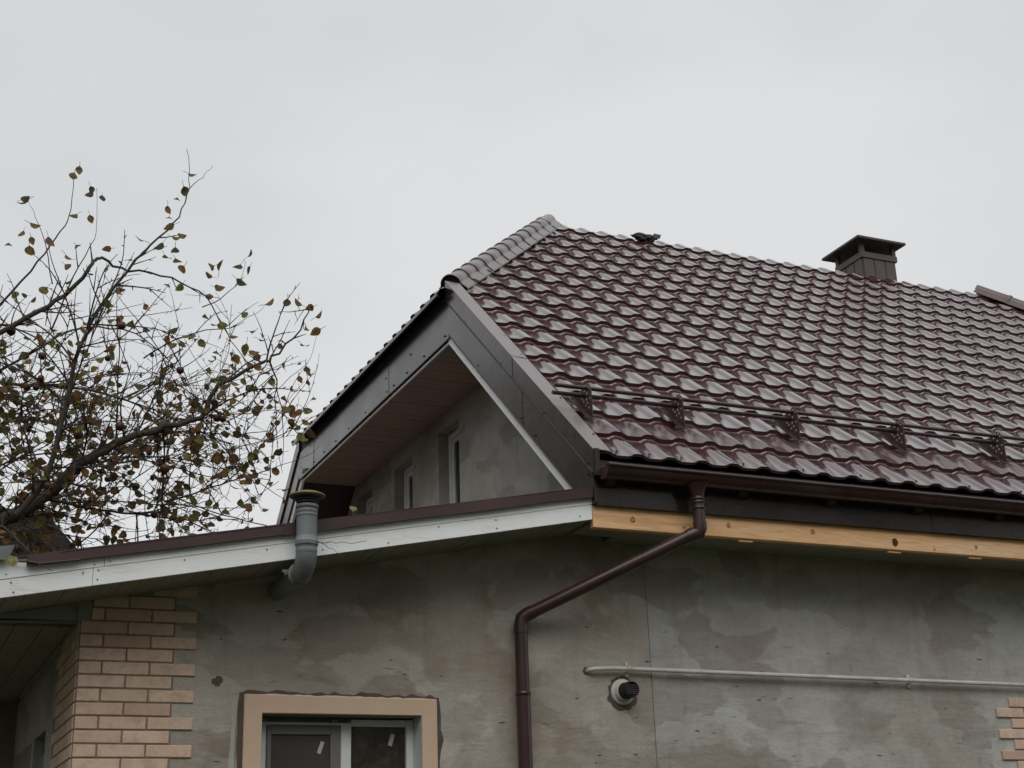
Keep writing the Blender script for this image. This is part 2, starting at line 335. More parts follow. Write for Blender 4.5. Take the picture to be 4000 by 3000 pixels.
# ------------------------------------------------------------------ brick quoins
def brick_mesh(w, d, h, seed):
    rnd = random.Random(seed); bm = bmesh.new(); bmesh.ops.create_cube(bm, size=1.0)
    for v in bm.verts:
        v.co.x = (v.co.x + 0.5) * w + rnd.uniform(-0.0015, 0.0015); v.co.y = (v.co.y + 0.5) * d; v.co.z = (v.co.z + 0.5) * h + rnd.uniform(-0.0015, 0.0015)
    bmesh.ops.bevel(bm, geom=bm.edges[:], offset=0.0035, segments=1, affect='EDGES')
    me = bpy.data.meshes.new('brick'); bm.to_mesh(me); bm.free(); me.materials.append(M['brick']); return me
BP = 0.07457; BH = 0.0655
BF = [brick_mesh(0.25, 0.024, BH, s) for s in range(4)]; BHd = [brick_mesh(0.12, 0.024, BH, 9 + s) for s in range(2)]
SD = [brick_mesh(0.25, 0.024, BH, 20 + s) for s in range(3)]; SH = [brick_mesh(0.12, 0.024, BH, 30)]
low = MB()
def brick(me, loc, rot=0.0, parent=None):
    o = obj('brick', me, None, parent); o.location = loc; o.rotation_euler = (0, 0, rot + random.uniform(-0.003, 0.003)); return o
for c in range(-37, 7):
    z = 2.8004 + BP * c + 0.0005
    row = [(0.0, 'h'), (0.13, 'f'), (0.39, 'f')] if c % 2 == 0 else [(0.0, 'f'), (0.26, 'f')]
    for x0, t in row:
        if c == 6 and x0 < 0.38: continue
        if c in (4, 5) and x0 == 0.0: x0 = 0.062 if c == 5 else 0.055
        w = 0.25 if t == 'f' else 0.12
        if c == 4 and t == 'h': w = 0.066
        if c == 5 and x0 < 0.1: w = 0.19
        if c < -14: low.box(x0, x0 + w, -0.006, 0.018, z, z + BH); continue
        if w == 0.25: me = random.choice(BF)
        elif w == 0.12: me = random.choice(BHd)
        else: me = brick_mesh(w, 0.024, BH, c)
        brick(me, (x0, -0.006 + random.uniform(-0.001, 0.001), z), 0.0, wall_l)
    # return face of the corner (faces the porch, -x)
    if c > 3: continue
    ys = [(0.022, 'f'), (0.285, 'f'), (0.545, 'f'), (0.805, 'h')] if c % 2 == 0 else [(0.022, 'h'), (0.152, 'f'), (0.412, 'f'), (0.672, 'h')]
    for y0, t in ys:
        w = 0.25 if t == 'f' else 0.12
        if c < -14: low.box(-0.010, 0.014, y0, y0 + w, z, z + BH); continue
        o = brick(random.choice(SD) if t == 'f' else SH[0], (0.014, y0, z), math.pi / 2, wall_l)
low.build('bricks', M['brick'], wall_l, kind='stuff')
qm = MB()
qm.box(-0.002, 0.52, 0.0005, 0.03, 0.0, 3.245).build('mortar', M['mortar'], wall_l)
MB().box(-0.003, 0.02, 0.03, 0.82, 0.0, 3.06).build('mortar', M['mortar'], wall_l)
low2 = MB()
for c in range(-35, 2):
    z = 2.658 + BP * c + 0.0005; x0 = 6.422 if c % 2 == 0 else 6.552
    for k in range(3):
        xa = x0 + 0.26 * k; t = 0.25 if k < 2 else (0.12 if c % 2 else 0.25)
        if c < -10: low2.box(xa, xa + t, 0.0, 0.02, z, z + BH)
        else: brick(random.choice(BF) if t == 0.25 else BHd[0], (xa, -0.003, z), 0.0, wall_r)
low2.build('bricks', M['brick'], wall_r, kind='stuff')
MB().box(6.556, 7.19, 0.004, 0.03, 0.0, 2.79).build('mortar', M['mortar'], wall_r)

# ------------------------------------------------------------------ roof: tiles
PROF = [(0, 1), (.09, 1), (.13, .90), (.18, .66), (.23, .40), (.29, .16), (.36, .03), (.44, 0), (.57, .03), (.70, .09), (.745, .17), (.79, .40), (.84, .76), (.875, .95), (.91, 1), (1, 1)]
VL = [(0, 0), (.004, -.45), (.010, -.88), (.022, -.98), (.06, -.98), (.20, -.85), (.45, -.58), (.75, -.26), (.96, -.035), (1, 0)]
TH, TD = 0.023, 0.033
def tile_local():
    V = []; nt = len(PROF)
    for v, l in VL:
        for t, p in PROF: V.append((t * TW, (1 - v) * TS, -TH * (1 - p) + TD * l))
    F = [(i * nt + j, (i + 1) * nt + j, (i + 1) * nt + j + 1, i * nt + j + 1) for i in range(len(VL) - 1) for j in range(nt - 1)]
    return [Vector(v) for v in V], F
TV, TF = tile_local()
tile_me = mesh('tile', TV, TF, True); tile_me.materials.append(M['tile']); tile_dull = mesh('tile', TV, TF, True); tile_dull.materials.append(M['tile_dull'])
roof = house_part('roof', label='dark brown glossy metal tile roof')
def tile_field(origin, along, up, ncol, nrow, planes, keep):
    n = along.cross(up).normalized(); out = []; cut = MB()
    for i in range(nrow):
        for k in range(ncol):
            o = origin + along * (k * TW) + up * (i * TS)
            cs = [o, o + along * TW, o + up * TS, o + along * TW + up * TS]
            ds = [[(c - p).dot(q) for c in cs] for p, q in planes]
            if any(max(d) <= 0.004 for d in ds): continue
            mat = Matrix(((along.x, up.x, n.x, o.x), (along.y, up.y, n.y, o.y), (along.z, up.z, n.z, o.z), (0, 0, 0, 1)))
            if all(min(d) >= -0.001 for d in ds): out.append((mat, o + along * TW / 2 + up * TS / 2)); continue
            bm = bmesh.new(); vv = [bm.verts.new(mat @ v) for v in TV]
            for f in TF: bm.faces.new([vv[a] for a in f])
            for p, q in planes:
                bmesh.ops.bisect_plane(bm, geom=bm.verts[:] + bm.edges[:] + bm.faces[:], plane_co=p, plane_no=q, clear_inner=True)
            bm.verts.index_update(); cut.add([v.co.copy() for v in bm.verts], [tuple(v.index for v in f.verts) for f in bm.faces], True); bm.free()
    return out, cut
X_ = Vector((1, 0, 0)); UP = Vector((0, CA, SA)); NS = Vector((0, -SA, CA))
kx = math.floor((XF + 0.03 - (EX + 0.1 * TW)) / TW)
org = Vector((EX + 0.1 * TW + kx * TW, EY, EZ))
hd = Vector((JR[0] - JA[0], JR[1] - JA[1], 0)); hn = Vector((hd.y, -hd.x, 0)).normalized()
planes = [(Vector((XF + 0.03, 0, 0)), Vector((1, 0, 0))), (Vector((JA[0], JA[1], 0)), hn),
          (Vector((10.8, RY, 0)), Vector((-1, -1, 0)).normalized()), (Vector((0, EY, EZ)) + UP * 6.17, -UP)]
full, cut = tile_field(org, X_, UP, 54, 18, planes, 300)
def inframe(p):
    d = p - CAM; z = d.dot(FX); u = d.dot(RX) / z * 5583.4; v = d.dot(UX) / z * 5583.4
    return abs(u) < 2060 and abs(v) < 1560
vis = sorted([m for m in full if inframe(m[1])], key=lambda m: (m[1] - CAM).length)
parts = vis[:300]; pid = set(id(m) for m in parts)
for m, c in parts:
    row = round(((m.translation - Vector((0, EY, EZ))).dot(UP)) / TS); o = obj('tile', tile_dull if row == 1 and random.random() < .8 else tile_me, None, roof)
    rs = random.Random(round((m.translation.x - org.x) / TW) // 5 * 7 + 3); sa_, sb_ = rs.uniform(-.006, .006), rs.uniform(-.0015, .0015)
    o.matrix_local = m @ Matrix.Rotation(sa_ + random.uniform(-0.004, 0.004), 4, 'X') @ Matrix.Rotation(random.uniform(-0.003, 0.003), 4, 'Y') @ Matrix.Translation((0, 0, sb_ + random.uniform(-0.0006, 0.0006)))
for m in full:
    if id(m) not in pid:
        mm = m[0] @ Matrix.Translation((0, 0, random.uniform(-0.0008, 0.0008)))
        cut.add([mm @ v for v in TV], TF, True)
rest = mesh('tiles', cut.v, cut.f, True); obj('tiles', rest, M['tile'], roof, kind='stuff')
# eave lip of the first course and eave screws
lip = MB(); V = []
x = org.x
while x < 15:
    for t, p in PROF[:-1]:
        if x + t * TW > XF + 0.04: V.append((x + t * TW, -TH * (1 - p)))
    x += TW
pts = []
for a, h in V:
    base = Vector((a, EY, EZ)) + NS * h
    pts += [base + UP * 0.0015, base + NS * -0.020 + UP * 0.002, base + NS * -0.023 + UP * 0.03]
n = len(V); lip.add(pts, [(3 * i + j, 3 * i + 3 + j, 3 * i + 4 + j, 3 * i + 1 + j) for i in range(n - 1) for j in range(2)])
obj('eave_lip', mesh('eave_lip', lip.v, lip.f), M['tile'], roof)
def screw(b, p, nrm, r=0.0075, h=0.006):
    nrm = Vector(nrm).normalized(); p = Vector(p); b.tube([p - nrm * 0.002, p + nrm * h * 0.5, p + nrm * h], [r, r, r * 0.6], 6, True, False)
scr = MB()
for k in range(0, 46):
    if k % 2 == 0 or k == 1:
        x = org.x + TW * (k + 1.45); screw(scr, Vector((x, EY, EZ)) + UP * 0.06 + NS * (-TH), NS, 0.008, 0.008)
scr.build('screws', M['black'], roof, kind='stuff')
# north slope and half-hip slope
MB().add([(XF + .03, mirror(EY), EZ - .06), (15, mirror(EY), EZ - .06), (10.8, RY, RZ - .06), (JR[0], RY, RZ - .06), (JA[0], mirror(JA[1]), zr(JA[1]) - .06), (XF + .03, mirror(JA[1]), zr(JA[1]) - .06)],
         [(0, 1, 2, 3, 4, 5)]).build('north_slope', M['tile'], roof)
MB().add([(15.437, EY, EZ - .03), (15.437, mirror(EY), EZ - .03), (10.8, RY, RZ - .02)], [(0, 1, 2)]).build('east_slope', M['tile'], roof)
zA = zr(JA[1]); tj = (RZ - zA) / (JR[0] - JA[0]); aj = math.atan(tj)
UPJ = Vector((math.cos(aj), 0, math.sin(aj))); xe = 2.865
orgj = Vector((xe, mirror(JA[1]) + 0.2, zA - (JA[0] - xe) * tj + 0.0))
hnS = -hn; hnN = Vector((hnS.x, -hnS.y, 0))
fj, cj = tile_field(orgj, Vector((0, -1, 0)), UPJ, 22, 10, [(Vector((JA[0], JA[1], 0)), hnS), (Vector((JA[0], mirror(JA[1]), 0)), hnN)], 0)
for m, c in fj: cj.add([m @ v for v in TV], TF, True)
obj('half_hip_tiles', mesh('half_hip_tiles', cj.v, cj.f, True), M['tile'], roof, kind='stuff')
# lip under half-hip eave
MB().box(2.872, 2.884, JA[1] + .02, mirror(JA[1]) - .02, orgj.z - 0.052, orgj.z - 0.022).build('eave_lip', M['trim'], roof)
# underlay closes the roof under the tiles
MB().add([(XF + .05, EY + .06, EZ - .04), (15, EY + .06, EZ - .04), (10.8, RY, RZ - .09), (JR[0] + .1, RY, RZ - .09), (JA[0] + .12, JA[1], zA - .09), (XF + .05, JA[1] - .05, zA - .12)], [(0, 1, 2, 3, 4, 5)]).build('underlay', M['black'], roof)
MB().add([(JA[0] + .02, JA[1], zA - .07), (JA[0] + .02, mirror(JA[1]), zA - .07), (JR[0], RY, RZ - .09)], [(0, 1, 2)]).build('underlay', M['black'], roof)
# hip caps: barrel segments with a raised ring and side flanges
def cap_mesh(L=0.285, r=0.084):
    b = MB(); n = 14
    prof = [(0.0, r + .004), (.008, r + .010), (.024, r + .010), (.034, r + .001), (L * .5, r - .002), (L + .02, r - .005)]
    V = []
    for s, q in prof:
        for k in range(n + 1):
            t = math.pi * (-0.04 + 1.08 * k / n); V.append((s, q * math.cos(t), q * math.sin(t) * 0.95))
    F = [(i * (n + 1) + k, (i + 1) * (n + 1) + k, (i + 1) * (n + 1) + k + 1, i * (n + 1) + k + 1) for i in range(len(prof) - 1) for k in range(n)]
    b.add(V, F, True)
    for sg in (1, -1):
        y0, y1 = sg * (r - .012), sg * (r + .054)
        b.add([(0, y0, .018), (L + .01, y0, .012), (L + .01, y1, -.058), (0, y1, -.052), (0, y1, -.064), (L + .01, y1, -.070)], [(0, 1, 2, 3), (3, 2, 5, 4)])
        b.add([(.010, sg * (r - .002), .020), (.022, sg * (r - .002), .020), (.022, y1, -.050), (.010, y1, -.050)], [(0, 1, 2, 3)])
    me = mesh('hip_cap', b.v, b.f)
    for p, s in zip(me.polygons, b.sm): p.use_smooth = s
    me.materials.append(M['cap']); return me
M['cap'] = mat_metal('brown_cap_painted_sheen', (0.17, 0.14, 0.14), 0.36, 0.5, 0.22, 0.3)  # brown steel with the pale sky reflection put into its base colour
cap_me = cap_mesh()
cap_dark = cap_me.copy(); cap_dark.materials.clear(); cap_dark.materials.append(mat_metal('dark_ridge_cap', (0.075, 0.042, 0.042), 0.4, 0.3, 0.3, 0.4))
def hip_run(a, b, n, cap_me=cap_me):
    a, b = Vector(a), Vector(b); d = (b - a).normalized(); side = Vector((0, 0, 1)).cross(d).normalized(); up = d.cross(side)
    L = (b - a).length / n
    for i in range(n):
        o = obj('hip_cap', cap_me, None, roof); p = a + d * (L * i)
        sx = L / 0.285
        o.matrix_local = Matrix(((d.x * sx, side.x, up.x, p.x), (d.y * sx, side.y, up.y, p.y), (d.z * sx, side.z, up.z, p.z), (0, 0, 0, 1))) @ Matrix.Rotation(random.uniform(-.02, .02), 4, 'X')
hip_run((JA[0] + .11, JA[1] + .116, zA + .055), (JR[0] - .06, JR[1] - .063, RZ - .050), 13)
ha = Vector((JA[0] + .122, JA[1] + .129, zA + .062)); hd_ = Vector((JR[0] - JA[0], JR[1] - JA[1], RZ - zA)).normalized(); hs_ = Vector((0, 0, 1)).cross(hd_).normalized(); hu_ = hd_.cross(hs_)
MB().add([ha + hs_ * (.083 * math.cos(q)) + hu_ * (.078 * math.sin(q)) for q in [math.pi * k / 12 for k in range(13)]] + [ha - hs_ * .10 - hu_ * .05, ha + hs_ * .10 - hu_ * .05][::-1][::-1], [tuple(range(15))]).build('hip_end_plug', M['black'], roof)
hip_run((14.9, -0.04, EZ + .42), (10.78, RY + .02, RZ + .012), 17, cap_dark)

# ------------------------------------------------------------------ gable trim
scw = MB()
def rake(sgn, with_label):
    f = (lambda y: y) if sgn > 0 else mirror
    R = house_part('rake_trim', label='dark brown sheet metal gable trim with screwed seams' if with_label else None)
    def strip(y0, y1, d0, d1, x0, x1, name, mat):
        P = [(f(y0), zr(y0) + d0), (f(y1), zr(y1) + d0), (f(y1), zr(y1) + d1), (f(y0), zr(y0) + d1)]
        return MB().prism(P, 'x', x0, x1).build(name, mat, R)
    ym = 0.62
    strip(-0.588, ym, 0.012, -0.155, 2.952, 2.964, 'upper_panel', M['trim']); strip(ym - .03, 1.865, 0.014, -0.157, 2.949, 2.961, 'upper_panel', M['trim'])
    ym2 = 0.50
    MB().prism([(f(-.552), 3.85), (f(-.552), zr(-.552) - .15), (f(ym2), zr(ym2) - .15), (f(ym2 + .0), zr(ym2) - .447), (f(-.257), zr(-.257) - .447), (f(-.44), 3.85)], 'x', 2.966, 2.982).build('lower_panel', M['trim'], R)
    MB().prism([(f(ym2 - .03), zr(ym2 - .03) - .149), (f(1.855), zr(1.855) - .149), (f(1.855), zr(1.855) - .449), (f(ym2 - .03), zr(ym2 - .03) - .449)], 'x', 2.9635, 2.9795).build('lower_panel', M['trim'], R)
    h = MB(); h.tube([(2.953, f(-.57), zr(-.57) - .150), (2.953, f(1.83), zr(1.83) - .150)], .0065, 6); h.tube([(2.956, f(-.555), zr(-.555) - .168), (2.956, f(1.83), zr(1.83) - .168)], .0045, 6)
    h.tube([(2.966, f(-.26), zr(-.26) - .447), (2.966, f(1.85), zr(1.85) - .447)], .007, 6); h.build('hem', M['trim_dull'], R)
    # flange lying on the tiles
    fl = MB()
    for (a, b, e) in ((-.588, ym, .010), (ym - .02, 1.87, .014)):
        fl.hexa([(2.950, f(a), zr(a) + e), (3.078, f(a), zr(a) + e), (3.078, f(b), zr(b) + e), (2.950, f(b), zr(b) + e), (2.950, f(a), zr(a) + e + .006), (3.078, f(a), zr(a) + e - .002), (3.078, f(b), zr(b) + e - .002), (2.950, f(b), zr(b) + e + .006)])
    fl.build('flange', M['cap'], R)
    MB().prism([(f(-.22), zr(-.22) - .40), (f(1.90), zr(1.90) - .40), (f(1.90), zr(1.90) - .548), (f(-.22), zr(-.22) - .548)], 'x', 2.984, 3.010).build('rake_board', M['white_wood'], R, label='white painted board under the gable trim')
    # closing corner at the eave
    MB().box(2.955, 2.99, min(f(-.60), f(-.575)), max(f(-.60), f(-.575)), EZ - .17, EZ + .005).build('end_plate', M['trim'], R)
    MB().box(2.962, 2.984, min(f(-.556), f(-.54)), max(f(-.556), f(-.54)), 3.852, EZ - .14).build('end_plate', M['trim'], R)
    b = MB()
    for y in (-.50, .10, .78, 1.45, 1.78): screw(b, (2.952, f(y), zr(y) - .135), (-1, 0, 0))
    for y in (-.35, .28, .50, 1.25, -.48): screw(b, (2.964, f(y), zr(y) - .40 + (.18 if y < -.4 else 0)), (-1, 0, 0))
    for y in (-.40, .05, .66, .95): screw(b, Vector((3.06, f(y), zr(y) + .01)), (0, -SA * sgn, CA), .008)
    b.build('screws', M['black'], R, kind='stuff')
    # sloping soffit from trim to gable wall
    MB().prism([(f(-.45), zr(-.45) - .49), (f(1.875), zr(1.875) - .49), (f(1.875), zr(1.875) - .47), (f(-.45), zr(-.45) - .47)], 'x', 3.013, XG).build('rake_soffit', M['trim_dull'], R)
rake(1, True); rake(-1, False)
JF = house_part('half_hip_trim', label='shiny brown metal fascia under the half-hip eave')
for (a, b, dx) in ((1.853, 3.35, 0.0), (3.33, 4.86, .003), (4.84, 5.75, .0), (5.73, 6.27, .003)):
    MB().box(2.966 - dx, 2.982 - dx, a, b, 5.842, 6.135).build('panel', M['trim'], JF)
b = MB()
for y in (1.93, 2.42, 2.85, 3.20, 3.38, 4.0, 4.52, 4.95, 5.35, 5.72, 6.05): screw(b, (2.963, y, 5.885), (-1, 0, 0), .009)
for y in (2.75, 3.4): screw(b, (2.963, y, 6.02), (-1, 0, 0), .009)
b.build('screws', M['black'], JF, kind='stuff')
MB().box(2.988, 3.004, 1.89, 6.23, 5.812, 5.832).build('white_bead', M['white_wood'], JF)
MB().box(2.968, 2.985, 1.86, 6.26, 6.137, 6.24).build('painted_shadow_strip', M['black'], JF)  # black strip painting in the shade below the overhanging tiles
MB().tube([(2.905, 1.9, 6.218), (2.905, 6.22, 6.218)], .006, 6).build('drip_bead', M['trim_dull'], JF)
SOF = house_part('soffit', label='dark brown timber soffit under the half-hip overhang')
y = 1.86; k = 0
while y < 6.25:
    w = 0.112; dz_ = random.uniform(-.002, .002)
    MB().box(3.005, XG, y + .0025, min(y + w, 6.26) - .0025, 5.816 + dz_, 5.834).build('plank', M['brown_soffit'], SOF); y += w
MB().box(2.99, XG + .2, 1.87, 6.25, 5.838, 5.846).build('soffit_deck', M['black'], SOF)

# gable windows
for (a, b) in GW:
    W = house_part('window', label='narrow white framed gable window')
    fx = XG + .10
    fr = MB(); t = .055
    fr.box(fx, fx + .06, a + .002, a + t, GB, GT - .003); fr.box(fx, fx + .06, b - t, b - .002, GB, GT - .003); fr.box(fx + .001, fx + .059, a + t, b - t, GT - t, GT - .003); fr.box(fx + .001, fx + .059, a + t, b - t, GB, GB + t)
    fr.build('frame', M['white_pvc'], W, bevel=.004)
    sa = MB(); t2 = .105
    sa.box(fx + .012, fx + .05, a + t + .003, a + t2, GB + t, GT - t - .003); sa.box(fx + .012, fx + .05, b - t2, b - t - .003, GB + t, GT - t - .003); sa.box(fx + .013, fx + .049, a + t2, b - t2, GT - t2, GT - t - .003); sa.box(fx + .013, fx + .049, a + t2, b - t2, GB + t, GB + t2)
    sa.build('sash', M['white_pvc'], W, bevel=.003)
    MB().box(fx + .03, fx + .036, a + t2 - .01, b - t2 + .01, GB + t2 - .01, GT - t2 + .01).build('pane', M['glass'], W)
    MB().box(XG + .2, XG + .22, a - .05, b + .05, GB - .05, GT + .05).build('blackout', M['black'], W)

# ------------------------------------------------------------------ main eave
EV = house_part('eave', label='dark metal fascia over an unpainted pine beam at the main eave')
for (a, b, d) in ((2.985, 5.62, 0), (5.60, 8.7, .003), (8.68, 14.8, 0)):
    MB().box(a, b, -.536 - d, -.522 - d, 3.843, 4.135).build('fascia_panel', M['trim'], EV)
beam = MB().box(2.972, 9.2, -.502, -.452, 3.706, 3.849).box(9.203, 14.7, -.502, -.452, 3.706, 3.849).build('pine_beam', M['pine'], EV, bevel=.004, label='unpainted yellow pine beam with knots')
def knot(x, z, rx, rz, mat, parent, y=-.5025, ring=True):
    b = MB(); rnd = random.Random(int(x * 1000)); n = 18
    V = [(x, y, z)]
    for rr in (0.55, 1.0):
        for k in range(n):
            t = 2 * math.pi * k / n; q = rr * (1 + rnd.uniform(-.12, .12)); V.append((x + rx * q * math.cos(t), y - .0004, z + rz * q * math.sin(t)))
    F = [(1 + k, 1 + (k + 1) % n, 1 + n + (k + 1) % n, 1 + n + k) for k in range(n)]
    if not ring: F += [(0, 1 + k, 1 + (k + 1) % n) for k in range(n)]
    return b.add(V, F).build('knot', mat, parent)
M['knot_pale'] = mat_simple('pale_knot', (.66, .37, .17), (.52, .27, .11), 40, .75, .2, .3)
for kx_, kz_, ka, kb in ((3.25, 3.774, .024, .026), (3.957, 3.785, .019, .022), (4.613, 3.787, .021, .023), (5.993, 3.768, .015, .018), (5.62, 3.73, .010, .012), (3.62, 3.75, .012, .010)):
    knot(kx_, kz_, ka * .95, kb * .95, M['knot_pale'], beam, -.5022, False); knot(kx_ + .003, kz_ - .002, ka * .62, kb * .62, M['knot'], beam, -.5027)
knot(5.287, 3.758, .024, .030, M['knot_dark'], beam, ring=False)
for x in (4.098, 5.293, 5.993): MB().box(x - .06, x + .05, -.485, -.463, 3.690, 3.7055).build('wedge', M['pine'], EV)
MB().box(2.99, 14.4, -.520, -.455, 3.853, 4.118).build('eave_filler', M['black'], EV)
MB().prism([(-.45, 3.79), (-.45, 4.15), (1.5, zr(1.5) - .14), (mirror(1.5), zr(1.5) - .14), (mirror(-.45), 4.15), (mirror(-.45), 3.79)], 'x', XG + .30, 13.2).build('attic', M['black'], EV)
y = -.448
while y < -.02:
    MB().box(XG - .3 if y > -.2 else 2.99, 14.6, y, y + .098, 3.745, 3.765).build('soffit_board', M['soffit'], EV); y += .102

# gutter
GU = house_part('gutter', label='dark brown half-round gutter below the tile edge')
GYc, GZ, GR = -.628, 4.06, .072
def arc(r, n=14, a0=math.pi, a1=2 * math.pi): return [(GYc + r * math.cos(a0 + (a1 - a0) * i / n), GZ + r * math.sin(a0 + (a1 - a0) * i / n)) for i in range(n + 1)]
o_, i_ = arc(GR), arc(GR - .004)
gb = MB(); xs = [2.995, 14.8]; n = len(o_)
V = [(x, p[0], p[1]) for x in xs for p in o_] + [(x, p[0], p[1]) for x in xs for p in i_]
F = [(k, k + 1, n + k + 1, n + k) for k in range(n - 1)] + [(2 * n + k, 3 * n + k, 3 * n + k + 1, 2 * n + k + 1) for k in range(n - 1)]
gb.add(V, F, True); gb.tube([(2.995, GYc - GR - .004, GZ), (14.8, GYc - GR - .004, GZ)], .011, 10)
gb.build('trough', M['gutter'], GU)
ec = MB(); ec.add([(2.992, p[0], p[1]) for p in arc(GR + .004)] , [tuple(range(n))])
oo = arc(GR + .004); V = [(x, p[0], p[1]) for x in (2.992, 3.062) for p in oo]; ec.add(V, [(k, k + 1, n + k + 1, n + k) for k in range(n - 1)], True)
ec.tube([(2.992, GYc - GR - .004, GZ), (3.062, GYc - GR - .004, GZ)], .0145, 10); ec.build('end_cap', M['gutter'], GU)
for x in (3.15, 3.484, 4.12, 4.814, 5.542, 6.254, 6.95, 7.65):
    b = MB(); oo = arc(GR + .003); V = [(q, p[0], p[1]) for q in (x - .011, x + .011) for p in oo]; b.add(V, [(k, k + 1, n + k + 1, n + k) for k in range(n - 1)], True)
    b.tube([(x - .012, GYc - GR - .004, GZ), (x + .012, GYc - GR - .004, GZ)], .0135, 10)
    b.prism([(-.5365, 4.10), (-.5365, 3.955), (-.585, 3.970), (-.60, 4.0), (-.56, 4.02)], 'x', x - .115, x - .05) if x > 3.6 or x < 3.2 else None
    b.build('bracket', M['gutter'], GU)

# downpipe
DP = house_part('downpipe', label='dark brown downpipe crossing the wall diagonally below the gutter')
px = 3.66; py = -.632
MB().lathe([(.075, 4.003), (.058, 3.975), (.047, 3.945), (.043, 3.925)], (px, py, 0), 'z', 20).build('outlet', M['gutter'], DP)
def run(pts, r, name, seg=12): return MB().tube(pts, r, seg).build(name, M['gutter'], DP)
run([(px, py, 3.93), (px, py, 3.735)], .040, 'pipe')
A = Vector((px, py, 3.70)); B = Vector((2.645, -.075, 3.205)); d = (B - A).normalized()
run([(px, py, 3.755), (px, py, 3.715), A + Vector((0, 0, -.012)) + d * .012, A + d * .045, A + d * .085], .0445, 'elbow')
run([A + d * .05, B - d * .05], .041, 'pipe')
run([B - d * .09, B - d * .045, B - d * .012 + Vector((0, 0, -.006)), B + Vector((0, 0, -.05)), B + Vector((0, 0, -.10))], .0455, 'elbow')
run([(2.645, -.075, 3.12), (2.645, -.075, 2.72)], .0415, 'pipe'); run([(2.645, -.075, 2.75), (2.645, -.075, .25)], .0445, 'pipe')
for z in (3.905, 3.882, 3.845):
    MB().lathe([(.0405, z - .009), (.0465, z - .006), (.0465, z + .006), (.0405, z + .009)], (px, py, 0), 'z', 18).build('collar', M['gutter'], DP)
for z in (2.735,): MB().lathe([(.044, z - .012), (.0475, z - .01), (.0475, z + .012), (.042, z + .014)], (2.645, -.075, 0), 'z', 18).build('collar', M['gutter'], DP)
MB().box(2.63, 2.66, -.04, .006, 1.9, 1.94).build('wall_clip', M['gutter'], DP)

# ------------------------------------------------------------------ snow guard
SG = house_part('snow_guard', label='two-bar brown snow guard on perforated brackets above the eave')
def roofpt(x, s, h): return Vector((x, EY, EZ)) + UP * s + NS * h
for h in (.122, .066): MB().tube([roofpt(2.955, .775, h), roofpt(14.0, .775, h)], .0145, 10).build('bar', M['gutter'], SG)
def bracket(x):
    b = MB(); t = .0035
    poly = [(.575, -.012), (.60, .020), (.700, .128), (.735, .152), (.775, .158), (.805, .140), (.815, .105), (.86, .060), (.985, -.012)]
    V = [roofpt(x - t, s, h) for s, h in poly] + [roofpt(x + t, s, h) for s, h in poly]; n = len(poly)
    b.add(V, [tuple(range(n)), tuple(range(2 * n - 1, n - 1, -1))] + [(i, i + n, (i + 1) % n + n, (i + 1) % n) for i in range(n)])
    P = [roofpt(x + dx, s, h) for s in (.56, .99) for dx, h in ((-.05, -.013), (.012, -.013))]
    Q = [p + NS * .004 for p in P]; b.hexa([P[0], P[1], P[3], P[2], Q[0], Q[1], Q[3], Q[2]])
    o = b.build('bracket', M['trim_dull'], SG)
    hb = MB(); rr = random.Random(3)
    for s, h, r in ((.77, .143, .008), (.742, .138, .007), (.797, .132, .007), (.795, .095, .009), (.75, .095, .009), (.73, .058, .009), (.76, .03, .009), (.79, .032, .008), (.70, .045, .008), (.72, .018, .007), (.82, .045, .007), (.66, .03, .007), (.69, .085, .007)):
        c = roofpt(x - t - .0006, s, h); V = [c + (UP * math.cos(q) + NS * math.sin(q)) * r for q in [2 * math.pi * k / 8 for k in range(8)]]
        hb.add(V, [tuple(range(8))])
    hb.build('holes', M['hole'], o, kind='stuff')
    bt = MB()
    for s in (.66, .90): screw(bt, roofpt(x - .028, s, -.009), NS, .009, .012)
    bt.build('bolts', M['grey_dark'], o, kind='stuff')
M['hole'] = mat_simple('perforation_light', (0.42, 0.38, 0.38), (0.5, 0.46, 0.46), 10, 0.6, 0.3, 0.0)
for x in (3.20, 3.91, 4.86, 5.80, 6.75, 7.70): bracket(x)

# ------------------------------------------------------------------ chimney and ridge vent remains
CH = house_part('chimney', label='brown sheet metal clad chimney with flat square rain cap on the ridge')
x0, x1, y0, y1 = 9.26, 9.74, 4.28, 4.76
cb = MB()
cb.box(x0, x1, y0, y1, 7.6, 8.64); cb.build('casing', M['chim'] if 'chim' in M else M.setdefault('chim', mat_metal('chimney_brown', (0.070, 0.052, 0.049), 0.5, 0.1, 0.3, 0.4)), CH)
for i in range(3):
    q = x0 + (i + .5) * .16; MB().box(q - .07, q + .07, y0 - .008, y0 - .0005, 7.8, 8.57).build('panel', M['chim'], CH)
    q = y0 + (i + .5) * .16; MB().box(x0 - .008, x0 - .0005, q - .07, q + .07, 7.8, 8.57).build('panel', M['chim'], CH)
bd = MB(); e = .022; bd.box(x0 - e, x1 + e, y0 - e, y0 - .009, 8.575, 8.648); bd.box(x0 - e, x1 + e, y1 + .009, y1 + e, 8.575, 8.648); bd.box(x0 - e + .001, x0 - .009, y0 - .009, y1 + .009, 8.5755, 8.6475); bd.box(x1 + .009, x1 + e - .001, y0 - .009, y1 + .009, 8.5755, 8.6475)
bd.build('collar', M['chim'], CH)
for (a, c) in ((x0 - .015, y0 - .015), (x1 - .035, y0 - .015), (x0 - .015, y1 - .035), (x1 - .035, y1 - .035)):
    MB().box(a, a + .05, c, c + .012, 8.64, 8.772).box(a, a + .012, c + .012, c + .05, 8.64, 8.772).build('post', M['chim'], CH)
cp = MB(); cx0, cx1, cy0, cy1 = 9.135, 9.835, 4.16, 4.885
